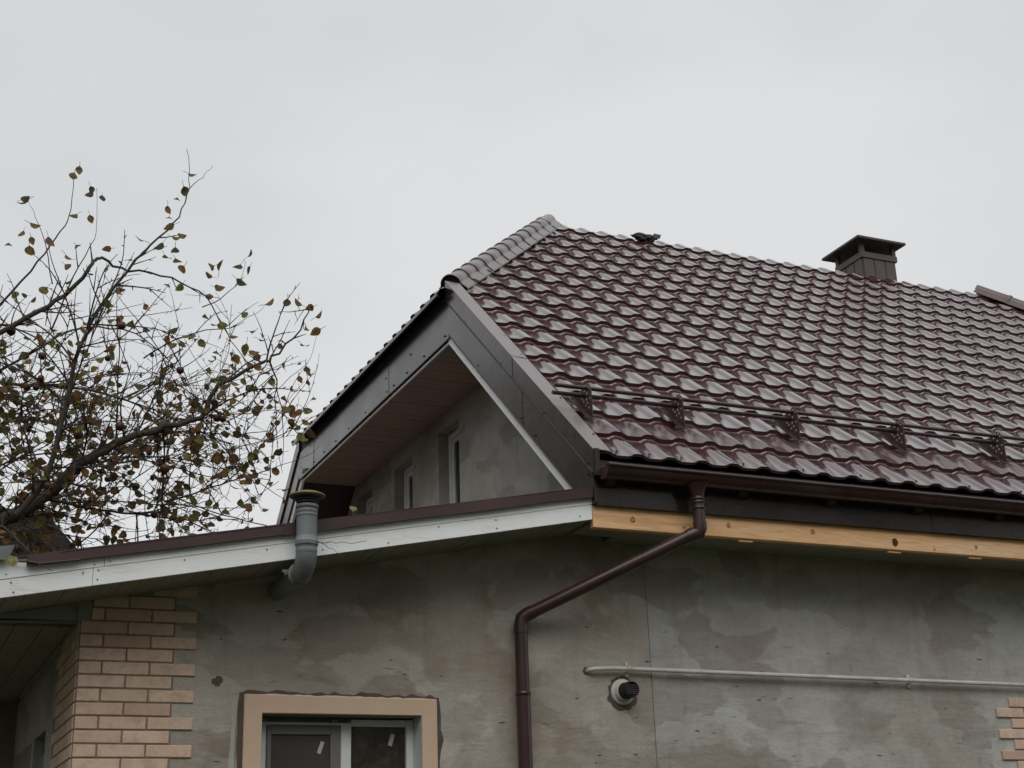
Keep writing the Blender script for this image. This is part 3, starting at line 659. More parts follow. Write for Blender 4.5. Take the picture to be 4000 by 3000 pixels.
cp.add([(cx0, cy0, 8.77), (cx1, cy0, 8.77), (cx1, cy1, 8.77), (cx0, cy1, 8.77), (cx0, cy0, 8.80), (cx1, cy0, 8.80), (cx1, cy1, 8.80), (cx0, cy1, 8.80), ((cx0 + cx1) / 2, (cy0 + cy1) / 2, 8.835)],
       [(3, 2, 1, 0), (0, 1, 5, 4), (1, 2, 6, 5), (2, 3, 7, 6), (3, 0, 4, 7), (4, 5, 8), (5, 6, 8), (6, 7, 8), (7, 4, 8)]).build('rain_cap', M['chim'], CH)
MB().box(cx0 - .004, cx1 + .004, cy0 - .004, cy1 + .004, 8.777, 8.787).build('cap_rib', M['chim'], CH)
fm = MB()
for i in range(0):
    a = 9.05 + i * .15; fm.hexa([roofpt(a, 5.93, -.004), roofpt(a + .15, 5.93, -.004), roofpt(a + .15, 6.16, .0), roofpt(a, 6.16, .0), roofpt(a, 5.93, .001), roofpt(a + .15, 5.93, .001), roofpt(a + .15, 6.16, .01), roofpt(a, 6.16, .01)])
del fm

RV = house_part('ridge_membrane', label='crumpled black membrane scrap on the bare ridge')
bm = bmesh.new(); rnd = random.Random(4); bmesh.ops.create_icosphere(bm, subdivisions=3, radius=1.0)
for v in bm.verts:
    q = v.co.copy(); k = 1 + .35 * math.sin(7 * q.x + 3 * q.y) * math.sin(5 * q.y + 4 * q.z) + rnd.uniform(-.10, .10)
    v.co = roofpt(6.11 + q.x * .135 * k, 6.065 + q.y * .065 * k, .010 + q.z * .038 * k)
me = bpy.data.meshes.new('membrane'); bm.to_mesh(me); bm.free(); obj('membrane', me, M['black'], RV)
MB().hexa([roofpt(6.23, 6.12, .01), roofpt(6.33, 6.13, .005), roofpt(6.33, 6.15, .03), roofpt(6.25, 6.15, .04), roofpt(6.23, 6.12, .018), roofpt(6.33, 6.13, .013), roofpt(6.35, 6.16, .045), roofpt(6.26, 6.16, .05)]).build('torn_flap', M['grey_dark'], RV)
MB().tube([roofpt(6.14, 6.03, .01), roofpt(6.185, 6.035, .012)], .009, 6).build('pale_tag', M['tape'], RV)

# ------------------------------------------------------------------ lean-to eave, soffit and porch
LT = house_part('lean_to', label='white boarded lean-to eave sloping down to the left')
def board(xa, xb, d0, d1, y0, y1, name, mat, parent, nseg=6, warp=0.0):
    b = MB(); rnd = random.Random(int(xa * 100 + d0 * 1000) & 0xffff); pr = None
    for i in range(nseg):
        a = xa + (xb - xa) * i / nseg; c = xa + (xb - xa) * (i + 1) / nseg
        wa = pr if pr is not None else 0.0; wc = rnd.uniform(-warp, warp) if i < nseg - 1 else 0.0; pr = wc
        b.hexa([(a, y0, zb(a) + d0 + wa), (c, y0, zb(c) + d0 + wc), (c, y1, zb(c) + d0 + wc), (a, y1, zb(a) + d0 + wa), (a, y0, zb(a) + d1 + wa), (c, y0, zb(c) + d1 + wc), (c, y1, zb(c) + d1 + wc), (a, y1, zb(a) + d1 + wa)])
    return b.build(name, mat, parent)
LX = -.64
board(LX, -.021, .0, .0935, -.500, -.478, 'fascia_board', M['white_wood'], LT); board(-.0185, 2.966, .0, .0935, -.502, -.480, 'fascia_board', M['white_wood'], LT, 8)
board(LX, .033, .096, .20, -.504, -.482, 'fascia_board', M['white_wood'], LT); board(.0355, 2.966, .096, .20, -.505, -.483, 'fascia_board', M['white_wood'], LT, 8)
nb = MB(); rnd = random.Random(8)
for x in [-.44, -.08, -.035, .02, .08, .45, .9, 1.22, 1.26, 1.6, 1.95, 2.3, 2.6, 2.9]:
    for d in (.025, .075, .115):
        if rnd.random() < .36: nb.tube([(x + rnd.uniform(-.03, .03), -.503, zb(x) + d), (x + rnd.uniform(-.03, .03), -.5055, zb(x) + d)], .0035, 6) if False else screw(nb, (x + rnd.uniform(-.03, .03), -.5045, zb(x) + d), (0, -1, 0), .0046, .001)
nb.build('nail_heads', M['grey_dark'], LT, kind='stuff')
board(-.36, 1.02, .140, .200, -.538, -.520, 'drip_edge', M['trim_dull'], LT, 7, .003); board(1.0, 2.960, .134, .194, -.541, -.523, 'drip_edge', M['trim_dull'], LT, 9, .0035)
board(-.20, 2.94, .194, .202, -.541, -.40, 'drip_flange', M['trim_dull'], LT)
MB().tube([(-.43, -.53, zb(-.43) + .178), (-.36, -.545, zb(-.36) + .165), (-.30, -.54, zb(-.30) + .146), (-.1, -.541, zb(-.1) + .140)], .006, 6).build('drip_hem', M['trim_dull'], LT)
MB().add([(-.62, -.545, zb(-.62) + .19), (-.455, -.555, zb(-.455) + .188), (-.425, -.54, zb(-.425) + .262), (-.62, -.52, zb(-.62) + .275), (-.62, -.40, zb(-.62) + .29), (-.40, -.42, zb(-.40) + .27)], [(0, 1, 2, 3), (3, 2, 5, 4)]).build('grey_flashing', M['steel'], LT, label='bent grey-blue sheet at the left end of the lean-to roof edge')
board(LX, XG - .002, .196, .206, -.52, 8.1, 'roof_sheet', M['trim_dull'], LT)
x = LX; k = 0
while x < XG - .02:
    w = .0985; a, c = x + .0015, min(x + w, XG - .003) - .0015; d = random.uniform(-.0015, .0015)
    y1 = 0.004 if a > -.1 else -.002
    MB().hexa([(a, -.477, zb(a) + .004 + d), (c, -.477, zb(c) + .004 + d), (c, y1, zb(c) + .004 + d), (a, y1, zb(a) + .004 + d), (a, -.477, zb(a) + .018), (c, -.477, zb(c) + .018), (c, y1, zb(c) + .018), (a, y1, zb(a) + .018)]).build('soffit_board', M['soffit'], LT)
    x += w
board(LX, XG - .01, .021, .03, -.477, .0, 'soffit_deck', M['black'], LT)
# porch beam and ceiling
PO = house_part('porch', label='dark porch ceiling and doorway left of the brick corner')
MB().prism([(LX, 3.082), (.05, 3.09), (.05, zb(.05)), (LX, zb(LX))], 'y', .0, .14).build('beam', M['green_beam'], PO)
MB().prism([(-.02, 3.09), (.05, 3.16), (.05, 3.20), (-.02, 3.20)], 'y', -.012, .0).build('beam_end', M['green_beam'], PO)
x = LX
while x < -.012:
    c = min(x + .152, -.006)
    for (a, b) in ((.142, .684), (.690, 2.065), (2.071, 3.4)):
        MB().box(x + .0025, c - .0025, a, b, 3.070 + random.uniform(0, .003), 3.085).build('ceiling_board', M['soffit'], PO)
    x += .152
MB().box(LX, -.001, .142, 3.4, 3.088, 3.10).build('ceiling_deck', M['black'], PO)
MB().box(.021, .3, .06, 1.04, 0, 3.07).build('side_wall', M['plaster_l'], PO)
MB().box(-.004, .3, .94, 1.30, 0, 2.692).build('jamb', M['filler'], PO)
MB().box(.008, .3, 1.30, 3.4, 2.65, 3.07).build('over_door_wall', M['plaster_l'], PO); MB().box(.012, .3, .94, 1.30, 2.694, 3.07).build('over_jamb_wall', M['plaster_l'], PO)
MB().box(.03, .09, 1.43, 1.84, 0, 2.52).build('door_panel', M['door_blue'], PO); MB().box(.05, .10, 1.305, 1.42, 0, 2.60).box(.05, .10, 1.85, 1.98, 0, 2.60).build('door_frame', M['screenfr'], PO)
MB().box(.0, .3, 1.99, 2.09, 0, 2.648).build('jamb', M['filler'], PO)
MB().box(.004, .3, 2.10, 3.4, 0, 2.645).build('brick_return', M['nwall'], PO)
MB().box(LX, .3, 3.4, 3.6, 0, 3.1).build('porch_back_wall', M['nwall'], PO)
MB().box(LX + .02, LX + .12, .02, .12, 0, 3.08).build('porch_post', M['white_wood'], PO)

# ------------------------------------------------------------------ window in the plaster wall
WN = house_part('window', label='white framed window with peach render surround in the brown plaster wall')
SO = (.927, 2.105, 2.706)
MB().prism([(SO[0], 1.1), (WX0, 1.1), (WX0, WZ1), (WX1, WZ1), (WX1, 1.1), (SO[1], 1.1), (SO[1] - .003, SO[2] - .008), (SO[0], SO[2])], 'y', -.014, .02).build('surround', M['peach'], WN, bevel=.004, label='peach rendered window surround')
# ragged wet mortar rim round the surround
b = MB(); rnd = random.Random(21)
def ragged(P0, P1, nrm, w0, w1, n):
    V = []
    for i in range(n + 1):
        t = i / n; x = P0[0] + (P1[0] - P0[0]) * t; z = P0[1] + (P1[1] - P0[1]) * t
        w = rnd.uniform(w0, w1) * (1 if 0 < i < n else .6)
        V += [(x, .002, z), (x + nrm[0] * w, .0045, z + nrm[1] * w)]
    b.add(V, [(2 * i, 2 * i + 1, 2 * i + 3, 2 * i + 2) for i in range(n)])
ragged((SO[0] - .02, SO[2] - .002), (SO[1], SO[2] - .01), (0, 1), .014, .036, 30)
ragged((SO[0] + .002, SO[2] + .012), (SO[0] + .002, 1.1), (-1, 0), .028, .046, 22); ragged((SO[1] - .002, SO[2] + .006), (SO[1] - .002, 1.1), (1, 0), .016, .045, 26)
b.build('mortar_rim', M['damp'], WN)
b = MB(); ragged((SO[0] - .045, SO[2] - .03), (SO[0] - .045, 1.1), (-1, 0), .004, .035, 24); b.build('filler_edge', M['filler'], WN)
b = MB(); ragged((SO[0] + .01, SO[2] - .0015), (SO[1] - .01, SO[2] - .009), (0, 1), .002, .009, 34)
for i, v in enumerate(b.v): b.v[i] = (v[0], v[1] - .010, v[2])
b.build('render_lip', M['peach_pale'] if 'peach_pale' in M else M.setdefault('peach_pale', mat_simple('pale_peach_edge', (.66, .52, .42), (.60, .46, .37), 20, .9, .2, .2)), WN)
RVL = MB(); RVL.add([(WX0, .0, WZ1 - .0005), (WX1, .0, WZ1 - .0005), (WX1, .20, WZ1 - .0005), (WX0, .20, WZ1 - .0005)], [(0, 1, 2, 3)]); RVL.build('lintel_reveal', M['rev'] if 'rev' in M else M.setdefault('rev', mat_simple('grey_green_reveal', (.30, .31, .26), (.25, .25, .21), 10, .9, .2, .3)), WN)
MB().add([(WX1 - .0006, -.01, WZ0), (WX1 - .0006, .2, WZ0), (WX1 - .0006, .2, WZ1), (WX1 - .0006, -.01, WZ1)], [(0, 1, 2, 3)]).build('side_reveal', M['white_pvc'], WN)
fy = .125
fr = MB(); fr.box(1.036, 1.094, fy, fy + .06, WZ0, 2.569); fr.box(1.954, 2.001, fy, fy + .06, WZ0, 2.59); fr.box(1.094, 1.541, fy + .001, fy + .059, 2.552, 2.569); fr.box(1.541, 1.607, fy - .001, fy + .061, WZ0, 2.5685); fr.box(1.607, 1.954, fy + .001, fy + .059, 2.549, 2.589)
fr.build('frame', M['white_pvc'], WN, bevel=.003)
MB().box(1.036, 2.001, fy + .062, fy + .10, 2.50, 2.599).build('foam_gap', M['rev'], WN)
for x in (1.085, 1.50): MB().box(x - .014, x + .014, fy - .012, fy + .05, 2.5692, 2.584).build('fixing_block', M['rev'], WN)
sc_ = MB(); a0, a1, t0 = 1.0955, 1.5395, 2.5505
sc_.box(a0, 1.122, fy - .012, fy + .012, WZ0, t0); sc_.box(1.476, a1, fy - .012, fy + .012, WZ0, t0); sc_.box(1.122, 1.476, fy - .0115, fy + .0115, 2.497, t0); sc_.build('screen_frame', M['screenfr'], WN, bevel=.003)
MB().box(1.118, 1.480, fy + .0, fy + .003, WZ0, 2.50).build('insect_screen', M['net'], WN)
MB().box(1.60, 1.958, fy + .03, fy + .036, WZ0, 2.552).build('pane', M['glass_film'], WN)
def tape(cx, cz, ang, L, w, y):
    c, s = math.cos(ang), math.sin(ang); P = [(cx + c * a - s * b_, y, cz + s * a + c * b_) for a, b_ in ((-w, -L), (w, -L), (w, L), (-w, L))]
    MB().add(P, [(0, 1, 2, 3)]).build('tape', M['tape'], WN)
tape(1.868, 2.475, -.28, .036, .013, fy + .0285); tape(1.42, 2.424, -.34, .036, .0115, fy - .0012)

# ------------------------------------------------------------------ pipes and vents on the wall
WP = house_part('wall_pipe', label='thin white pipe clipped along the grey plaster wall')
pz = 2.905
MB().tube([(3.135, .03, 2.898), (3.135, -.005, 2.900), (3.145, -.028, 2.904), (3.17, -.036, 2.908), (3.30, -.037, 2.915), (3.7, -.037, 2.912), (6.2, -.037, 2.893), (9.0, -.037, 2.872)], .0145, 12).build('pipe', M['white_pipe'], WP)
for x in (3.412, 5.657, 7.9):
    z = 2.916 - (x - 3.4) * .0078; b = MB(); b.lathe([(.0150, x - .011), (.0185, x - .011), (.0185, x + .011), (.0150, x + .011)], (0, -.037, z), 'x', 14)
    b.box(x - .010, x + .010, -.012, .008, z + .017, z + .043); b.box(x - .010, x + .010, -.012, .008, z - .046, z - .017); b.build('clip', M['white_pipe'], WP)
def blob(cx, cz, rx, rz, mat, parent, name, seed, y=.0035, n=22, jag=.16):
    rnd = random.Random(seed); V = [(cx, y - .001, cz)]
    for k in range(n):
        t = 2 * math.pi * k / n; q = 1 + rnd.uniform(-jag, jag); V.append((cx + rx * q * math.cos(t), y, cz + rz * q * math.sin(t)))
    return MB().add(V, [(0, 1 + k, 1 + (k + 1) % n) for k in range(n)]).build(name, mat, parent)
blob(3.125, 2.900, .022, .024, M['damp'], WP, 'hole', 1, .0025)
blob(3.165, 2.955, .048, .022, M['filler'], wall_l, 'patch', 2, .0045); blob(3.285, 2.945, .040, .018, M['filler'], wall_l, 'patch', 3, .0045)
blob(3.37, 2.60, .030, .042, M['filler'], wall_l, 'patch', 4, .0045); blob(.772, 2.775, .030, .028, M['damp'], wall_l, 'chip', 5, .004, 18, .28)
rnd = random.Random(77); cr_ = MB()
for i in range(46):
    x = rnd.uniform(.75, 6.3); z = rnd.uniform(2.3, 3.3)
    if WX0 - .15 < x < WX1 + .15 and z < 2.75: continue
    L_ = rnd.uniform(.012, .05); a = rnd.choice((rnd.uniform(-.3, .3), rnd.uniform(1.2, 1.9))); w = rnd.uniform(.0018, .005)
    c, s = math.cos(a), math.sin(a); y = .0035 if x < XG else .0105
    cr_.add([(x - c * L_, y, z - s * L_), (x + s * w, y, z - c * w), (x + c * L_, y, z + s * L_), (x - s * w, y - .003, z + c * w)], [(0, 1, 2, 3)])
cr_.build('plaster_flecks', M['filler'], wall_l, kind='stuff')
rnd = random.Random(78); cr_ = MB()
for i in range(40):
    x = rnd.uniform(.75, 6.4); z = rnd.uniform(2.3, 3.2)
    if WX0 - .15 < x < WX1 + .15 and z < 2.75: continue
    L_ = rnd.uniform(.008, .03); w = rnd.uniform(.002, .006); y = .0045 if x < XG else .0115
    cr_.add([(x - L_, y, z), (x, y, z - w), (x + L_, y, z + rnd.uniform(-.006, .006)), (x, y, z + w)], [(0, 1, 2, 3)])
cr_.build('plaster_chips', M['damp'], wall_l, kind='stuff')
# ragged seam between the two renders
b = MB(); n = 40; V = []
for i in range(n + 1):
    z = 1.5 + (3.79 - 1.5) * i / n; w = random.uniform(.0005, .003); V += [(XG - w, .0045, z), (XG + .0015, .0045, z)]
b.add(V, [(2 * i, 2 * i + 1, 2 * i + 3, 2 * i + 2) for i in range(n)]).build('seam', M['damp'], wall_l)

FL = house_part('boiler_flue', label='black flue stub in a round white wall plate')
c = (3.378, .0, 2.772)
MB().lathe([(.0, -.012), (.040, -.012), (.074, -.010), (.083, -.004), (.083, .006)], c, 'y', 32).build('plate', M['flue_white'] if 'flue_white' in M else M.setdefault('flue_white', mat_painted('stained_white_plate', (.60, .60, .55), (.48, .48, .42), (.22, .20, .14), (3, 3, 3))), FL)
MB().lathe([(.064, -.010), (.064, -.026), (.058, -.030), (.058, -.044), (.054, -.046), (.052, -.010)], c, 'y', 28).build('sleeve', M['flue_white'], FL)
MB().lathe([(.050, -.02), (.050, -.080), (.0535, -.082), (.0535, -.092), (.050, -.094), (.050, -.135), (.047, -.137), (.044, -.128), (.0, -.120)], c, 'y', 28).build('stub', M['black'], FL)
gr = MB()
for dz_ in (-.026, -.013, 0.0, .013, .026):
    w = math.sqrt(.046 ** 2 - dz_ ** 2); gr.box(c[0] - w, c[0] + w, -.137, -.132, c[2] + dz_ - .0022, c[2] + dz_ + .0022)
gr.build('grille', M['grey_dark'], FL)
b = MB(); rnd = random.Random(31); V = []; n = 40
for k in range(n):
    t = 2 * math.pi * k / n; q = .094 + (.022 if math.sin(t) < -.2 else .006) + rnd.uniform(-.006, .008); V += [(c[0] + .08 * math.cos(t), .0025, c[2] + .08 * math.sin(t)), (c[0] + q * math.cos(t), .0045, c[2] + q * math.sin(t))]
b.add(V, [(2 * k, 2 * k + 1, (2 * k + 3) % (2 * n), (2 * k + 2) % (2 * n)) for k in range(n)]).build('mortar_ring', M['damp'], FL)

GV = house_part('vent_pipe', label='weathered grey plastic vent pipe with mossy cap rising past the white eave')
vx, vy = 1.110, -.605
MB().tube([(vx, .05, 3.315), (vx, -.46, 3.315)], .0575, 20).build('wall_pipe', M['grey_pvc'], GV)
b = MB(); pts = []
for i in range(9):
    t = math.pi / 2 * i / 8; pts.append((vx, vy + .105 - .105 * math.sin(t), 3.315 + .105 - .105 * math.cos(t)))
b.tube([(vx, -.44, 3.315)] + pts + [(vx, vy, 3.455)], .0585, 20).build('elbow', M['grey_pvc'], GV)
MB().lathe([(.058, -.440), (.066, -.437), (.068, -.452), (.068, -.478), (.063, -.486), (.058, -.486)], (vx, 0, 3.315), 'y', 24).build('elbow_collar', M['grey_pvc'], GV)
MB().box(vx - .098, vx - .060, -.470, -.450, 3.322, 3.338).box(vx - .085, vx - .075, -.475, -.445, 3.308, 3.322).build('clamp_bolt', M['grey_pvc'], GV)
MB().lathe([(.0575, 3.44), (.0575, 3.66)], (vx, vy, 0), 'z', 24).build('riser', M['grey_pvc'], GV)
MB().lathe([(.0585, 3.405), (.0605, 3.415), (.0605, 3.422), (.0585, 3.432), (.0585, 3.445), (.064, 3.448), (.066, 3.456), (.064, 3.464), (.066, 3.468), (.064, 3.476), (.0605, 3.478), (.0605, 3.495), (.0575, 3.50)], (vx, vy, 0), 'z', 24).build('socket', M['grey_pvc'], GV)
MB().lathe([(.0575, 3.612), (.061, 3.616), (.061, 3.622), (.0585, 3.626), (.0585, 3.636), (.061, 3.639), (.061, 3.648), (.0585, 3.652), (.0585, 3.660), (.064, 3.662), (.066, 3.670), (.064, 3.680), (.058, 3.682)], (vx, vy, 0), 'z', 24).build('collar', M['grey_pvc'], GV)
MB().lathe([(.050, 3.68), (.052, 3.735)], (vx, vy, 0), 'z', 20).build('core', M['black'], GV)
for i, z in enumerate((3.692, 3.706, 3.720)): MB().lathe([(.054, z), (.060 + .007 * i, z + .001), (.062 + .008 * i, z + .006), (.054, z + .005)], (vx, vy, 0), 'z', 24).build('louvre', M['grey_dark'], GV)
MB().lathe([(.054, 3.726), (.098, 3.728), (.103, 3.732), (.101, 3.738), (.070, 3.752), (.035, 3.762), (.0, 3.765)], (vx, vy, 0), 'z', 28).build('cap', M['moss'], GV)

LIMBS = [
 ([(-0.845,0.975,3.527),(-0.555,0.837,3.743),(-0.416,0.819,3.828),(-0.267,0.797,3.91),(-0.09,0.733,4.07),(0.016,0.712,4.2),(0.162,0.683,4.303),(0.336,0.645,4.398),(0.516,0.615,4.466),(0.724,0.568,4.544),(0.824,0.526,4.736),(1.091,0.42,4.897),(1.151,0.45,4.948),(1.295,0.405,5.098),(1.367,0.379,5.28),(1.409,0.414,5.341)], 0.085, 0.004),
 ([(-0.353,0.529,3.801),(-0.213,0.474,3.99),(-0.156,0.407,4.307),(-0.1,0.305,4.714),(-0.033,0.259,4.964),(0.154,0.129,5.291),(0.275,0.087,5.466),(0.401,0.053,5.616),(0.468,0.045,5.77),(0.49,0.051,5.937),(0.463,0.057,6.163)], 0.034, 0.003),
 ([(0.474,0.081,5.788),(0.49,0.039,5.878),(0.557,-0.017,5.944),(0.612,-0.066,6.008)], 0.007, 0.002),
 ([(-0.918,1.251,4.701),(-0.672,1.098,4.957),(-0.504,1.018,5.118),(-0.292,0.922,5.268),(-0.136,0.864,5.384),(-0.004,0.792,5.567),(0.03,0.804,5.644),(0.083,0.83,5.665),(0.207,0.852,5.615),(0.402,0.824,5.609),(0.603,0.812,5.556),(0.781,0.817,5.484),(0.917,0.884,5.305),(1.031,0.938,5.181),(1.164,0.989,5.045)], 0.045, 0.004),
 ([(-0.864,1.591,4.963),(-0.644,1.419,5.26),(-0.504,1.325,5.451),(-0.338,1.208,5.672),(-0.231,1.139,5.838),(-0.149,1.087,5.986),(-0.12,1.07,6.11),(-0.12,1.028,6.331),(-0.115,1.047,6.389)], 0.026, 0.003),
 ([(-0.184,1.071,5.207),(-0.089,0.933,5.526),(0.001,0.838,5.742),(0.029,0.814,5.845),(0.004,0.742,6.133)], 0.011, 0.002),
 ([(-0.182,1.26,5.618),(-0.259,1.19,5.889),(-0.335,1.161,6.051),(-0.391,1.146,6.156)], 0.008, 0.002),
 ([(-0.595,1.794,5.025),(-0.287,1.646,5.218),(-0.013,1.517,5.401),(0.244,1.459,5.423),(0.422,1.454,5.4),(0.622,1.475,5.283),(0.793,1.524,5.129),(0.886,1.596,5.007)], 0.022, 0.004),
 ([(-0.78,1.239,4.87),(-0.466,1.202,4.85),(-0.048,1.115,4.836),(0.291,1.078,4.786),(0.401,1.13,4.773),(0.601,1.169,4.69),(0.819,1.198,4.61)], 0.034, 0.005),
 ([(0.023,0.778,4.22),(0.103,0.89,4.258),(0.383,0.897,4.335),(0.726,0.904,4.336),(1.02,0.953,4.286),(1.23,1.027,4.27)], 0.016, 0.003),
 ([(-0.317,1.03,3.969),(-0.121,1.061,4.046),(0.194,1.084,4.005),(0.439,1.12,4.013),(0.786,1.123,3.986),(0.992,1.158,4.041),(1.182,1.175,4.161),(1.407,1.16,4.321)], 0.022, 0.003),
 ([(-0.129,-0.31,3.9),(-0.135,-0.334,3.821),(-0.138,-0.35,3.716),(-0.16,-0.332,3.546),(-0.171,-0.338,3.423)], 0.006, 0.002),
 ([(-0.603,-0.414,3.523),(-0.505,-0.496,3.48),(-0.438,-0.555,3.415),(-0.419,-0.605,3.381),(-0.359,-0.659,3.309),(-0.307,-0.709,3.238),(-0.254,-0.771,3.197)], 0.011, 0.003),
 ([(0.621,0.598,3.988),(0.84,0.33,3.838),(0.988,0.078,3.731),(1.065,-0.153,3.652),(1.105,-0.367,3.575),(1.168,-0.585,3.48),(1.188,-0.801,3.429),(1.208,-1.016,3.376),(1.212,-1.226,3.331),(1.189,-1.429,3.296)], 0.008, 0.002),
 ([(0.968,-1.276,3.309),(1.005,-1.321,3.283),(1.054,-1.365,3.239),(1.081,-1.402,3.203)], 0.004, 0.0015),
 ([(1.011,0.971,4.669),(1.181,0.885,4.77),(1.365,0.763,4.943),(1.482,0.693,5.063),(1.515,0.636,5.245)], 0.006, 0.002),
 ([(0.587,0.936,4.055),(0.816,0.827,4.119),(0.976,0.752,4.175),(1.126,0.687,4.219),(1.279,0.615,4.276),(1.437,0.538,4.337),(1.505,0.504,4.397)], 0.011, 0.002),
 ([(0.763,0.758,4.608),(0.944,0.676,4.609),(1.097,0.605,4.613),(1.218,0.544,4.628),(1.305,0.518,4.593)], 0.009, 0.002),
 ([(0.725,0.569,4.541),(0.901,0.589,4.343),(1.021,0.546,4.373),(1.16,0.497,4.397),(1.268,0.461,4.423),(1.321,0.455,4.438)], 0.008, 0.002),
 ([(0.442,1.172,5.118),(0.624,1.064,5.233),(0.821,0.969,5.298),(0.976,0.911,5.315),(1.069,0.861,5.385),(1.15,0.83,5.422),(1.188,0.81,5.477)], 0.009, 0.002),
 ([(0.755,0.805,5.396),(0.861,0.739,5.441),(0.939,0.673,5.52),(0.98,0.63,5.583),(0.993,0.587,5.681)], 0.007, 0.002),
 ([(0.464,1.458,4.654),(0.558,1.368,4.897),(0.622,1.296,5.126),(0.452,1.314,5.4),(0.307,1.352,5.589),(0.157,1.379,5.814)], 0.012, 0.003),
 ([(0.872,1.658,4.562),(0.933,1.525,4.834),(0.822,1.48,5.078),(0.719,1.459,5.253),(0.639,1.448,5.376)], 0.01, 0.003),
 ([(-0.588,2.366,4.443),(-0.188,2.174,4.653),(0.157,2.092,4.641),(0.431,2.075,4.544),(0.75,2.066,4.375),(1.047,2.04,4.275)], 0.02, 0.003),
 ([(-0.635,2.045,4.725),(-0.262,1.946,4.845),(0.017,1.94,4.833),(0.339,1.93,4.784),(0.671,1.929,4.699),(0.983,1.965,4.542),(1.266,2.016,4.382)], 0.02, 0.003),
 ([(-0.656,2.166,5.638),(-0.375,2.103,5.591),(-0.084,2.064,5.472),(0.164,2.065,5.302),(0.385,2.098,5.077),(0.631,2.142,4.797)], 0.02, 0.004),
 ([(-0.493,2.364,4.337),(-0.136,2.346,4.208),(0.152,2.338,4.131),(0.456,2.304,4.105),(0.832,2.231,4.093),(1.118,2.171,4.156)], 0.016, 0.003),
]
LEAVES = [(-0.119,0.716,6.267,1),(-0.14,0.811,6.26,1),(-0.448,1.046,6.11,0),(-0.396,1.108,6.154,0),(-0.033,0.796,6.17,0),(0.002,0.903,6.182,0),(-0.0,0.385,5.91,0),(-0.034,0.705,5.913,1),(-0.08,1.006,6.051,2),(0.506,0.537,6.044,1),(0.475,0.717,6.073,1),(0.418,0.303,5.786,1),(0.479,0.534,5.76,2),(0.467,0.378,5.775,1),(0.448,0.618,5.715,0),(0.519,0.605,5.721,0),(0.407,0.337,5.532,1),(0.492,0.43,5.559,0),(0.415,0.464,5.675,0),(0.623,0.81,5.686,1),(0.793,0.645,5.642,1),(0.755,0.312,5.452,1),(0.812,0.708,5.515,1),(0.721,0.328,5.416,1),(0.969,0.459,5.65,2),(0.876,0.222,5.485,0),(0.92,0.133,5.438,0),(0.95,0.671,5.582,0),(1.053,0.29,5.251,1),(1.284,0.194,5.24,1),(1.47,0.579,5.412,1),(1.47,0.54,5.315,1),(1.333,0.271,5.117,1),(1.413,0.683,5.172,1),(1.463,0.368,5.165,1),(1.441,0.564,4.937,1),(-0.511,0.831,5.675,1),(-0.374,1.156,6.003,1),(-0.414,1.043,5.889,1),(-0.354,1.196,5.923,1),(-0.36,1.178,5.846,1),(-0.278,0.765,5.742,1),(-0.156,0.816,5.582,1),(-0.169,0.681,5.592,1),(0.485,0.22,5.981,0),(0.495,0.138,6.035,1),(0.563,0.511,5.42,2),(0.848,0.665,5.235,2),(0.76,0.342,5.09,2),(0.747,0.791,5.161,2),(0.528,0.694,5.055,1),(1.059,0.43,5.066,1),(1.066,0.719,5.229,1),(0.878,0.637,5.051,1),(0.815,0.569,5.002,1),(0.946,0.62,5.015,1),(1.041,0.69,5.128,2),(0.971,0.342,4.939,1),(1.011,0.906,5.093,1),(1.02,0.33,4.853,1),(0.143,0.879,5.771,1),(0.35,0.826,5.836,1),(1.224,0.131,4.507,2),(1.347,0.398,4.6,1),(1.27,0.29,4.461,2),(1.337,0.34,4.509,1),(1.265,0.164,4.362,2),(1.295,0.179,4.335,2),(1.326,0.206,4.391,0),(1.298,0.681,4.128,1),(1.257,0.408,3.969,2),(1.154,0.542,4.414,1),(1.248,0.638,4.266,1),(1.173,0.52,4.673,1),(1.107,0.286,4.636,0),(0.894,0.391,4.627,1),(0.857,0.605,4.324,1),(0.977,0.66,4.341,1),(0.797,0.429,4.347,2),(0.897,0.631,4.478,2),(0.718,0.765,4.399,1),(0.816,0.914,3.978,2),(0.891,0.43,4.148,1),(1.414,0.578,4.248,2),(1.116,0.44,3.927,1),(1.071,0.555,3.982,1),(1.018,0.657,4.105,2),(1.057,0.793,4.077,2),(0.718,0.616,4.234,2),(-0.416,-0.74,3.245,3)]

# ------------------------------------------------------------------ apple tree
tree = empty('apple_tree', (-2.3, 1.3, 0), label='nearly bare old apple tree with brown leaves and dark apples beside the lean-to', cat='tree')
tree.location = (0, 0, 0)
rnd = random.Random(42)
FORK = Vector((-1.45, 1.2, 2.9))
MB().tube([(-2.35, 1.35, -.1), (-2.25, 1.33, .5), (-2.05, 1.28, 1.5), (-1.75, 1.24, 2.3), FORK, (-1.2, 1.1, 3.25)], [.24, .19, .165, .15, .13, .10], 14).build('trunk', M['bark'], tree)
def smooth_path(P, sub=3):
    P = [Vector(p) for p in P]; out = []
    for i in range(len(P) - 1):
        p0, p1, p2, p3 = P[max(i - 1, 0)], P[i], P[i + 1], P[min(i + 2, len(P) - 1)]
        for k in range(sub):
            t = k / sub; out.append(0.5 * ((2 * p1) + (p2 - p0) * t + (2 * p0 - 5 * p1 + 4 * p2 - p3) * t * t + (3 * p1 - p0 - 3 * p2 + p3) * t ** 3))
    out.append(P[-1]); return out
paths = []
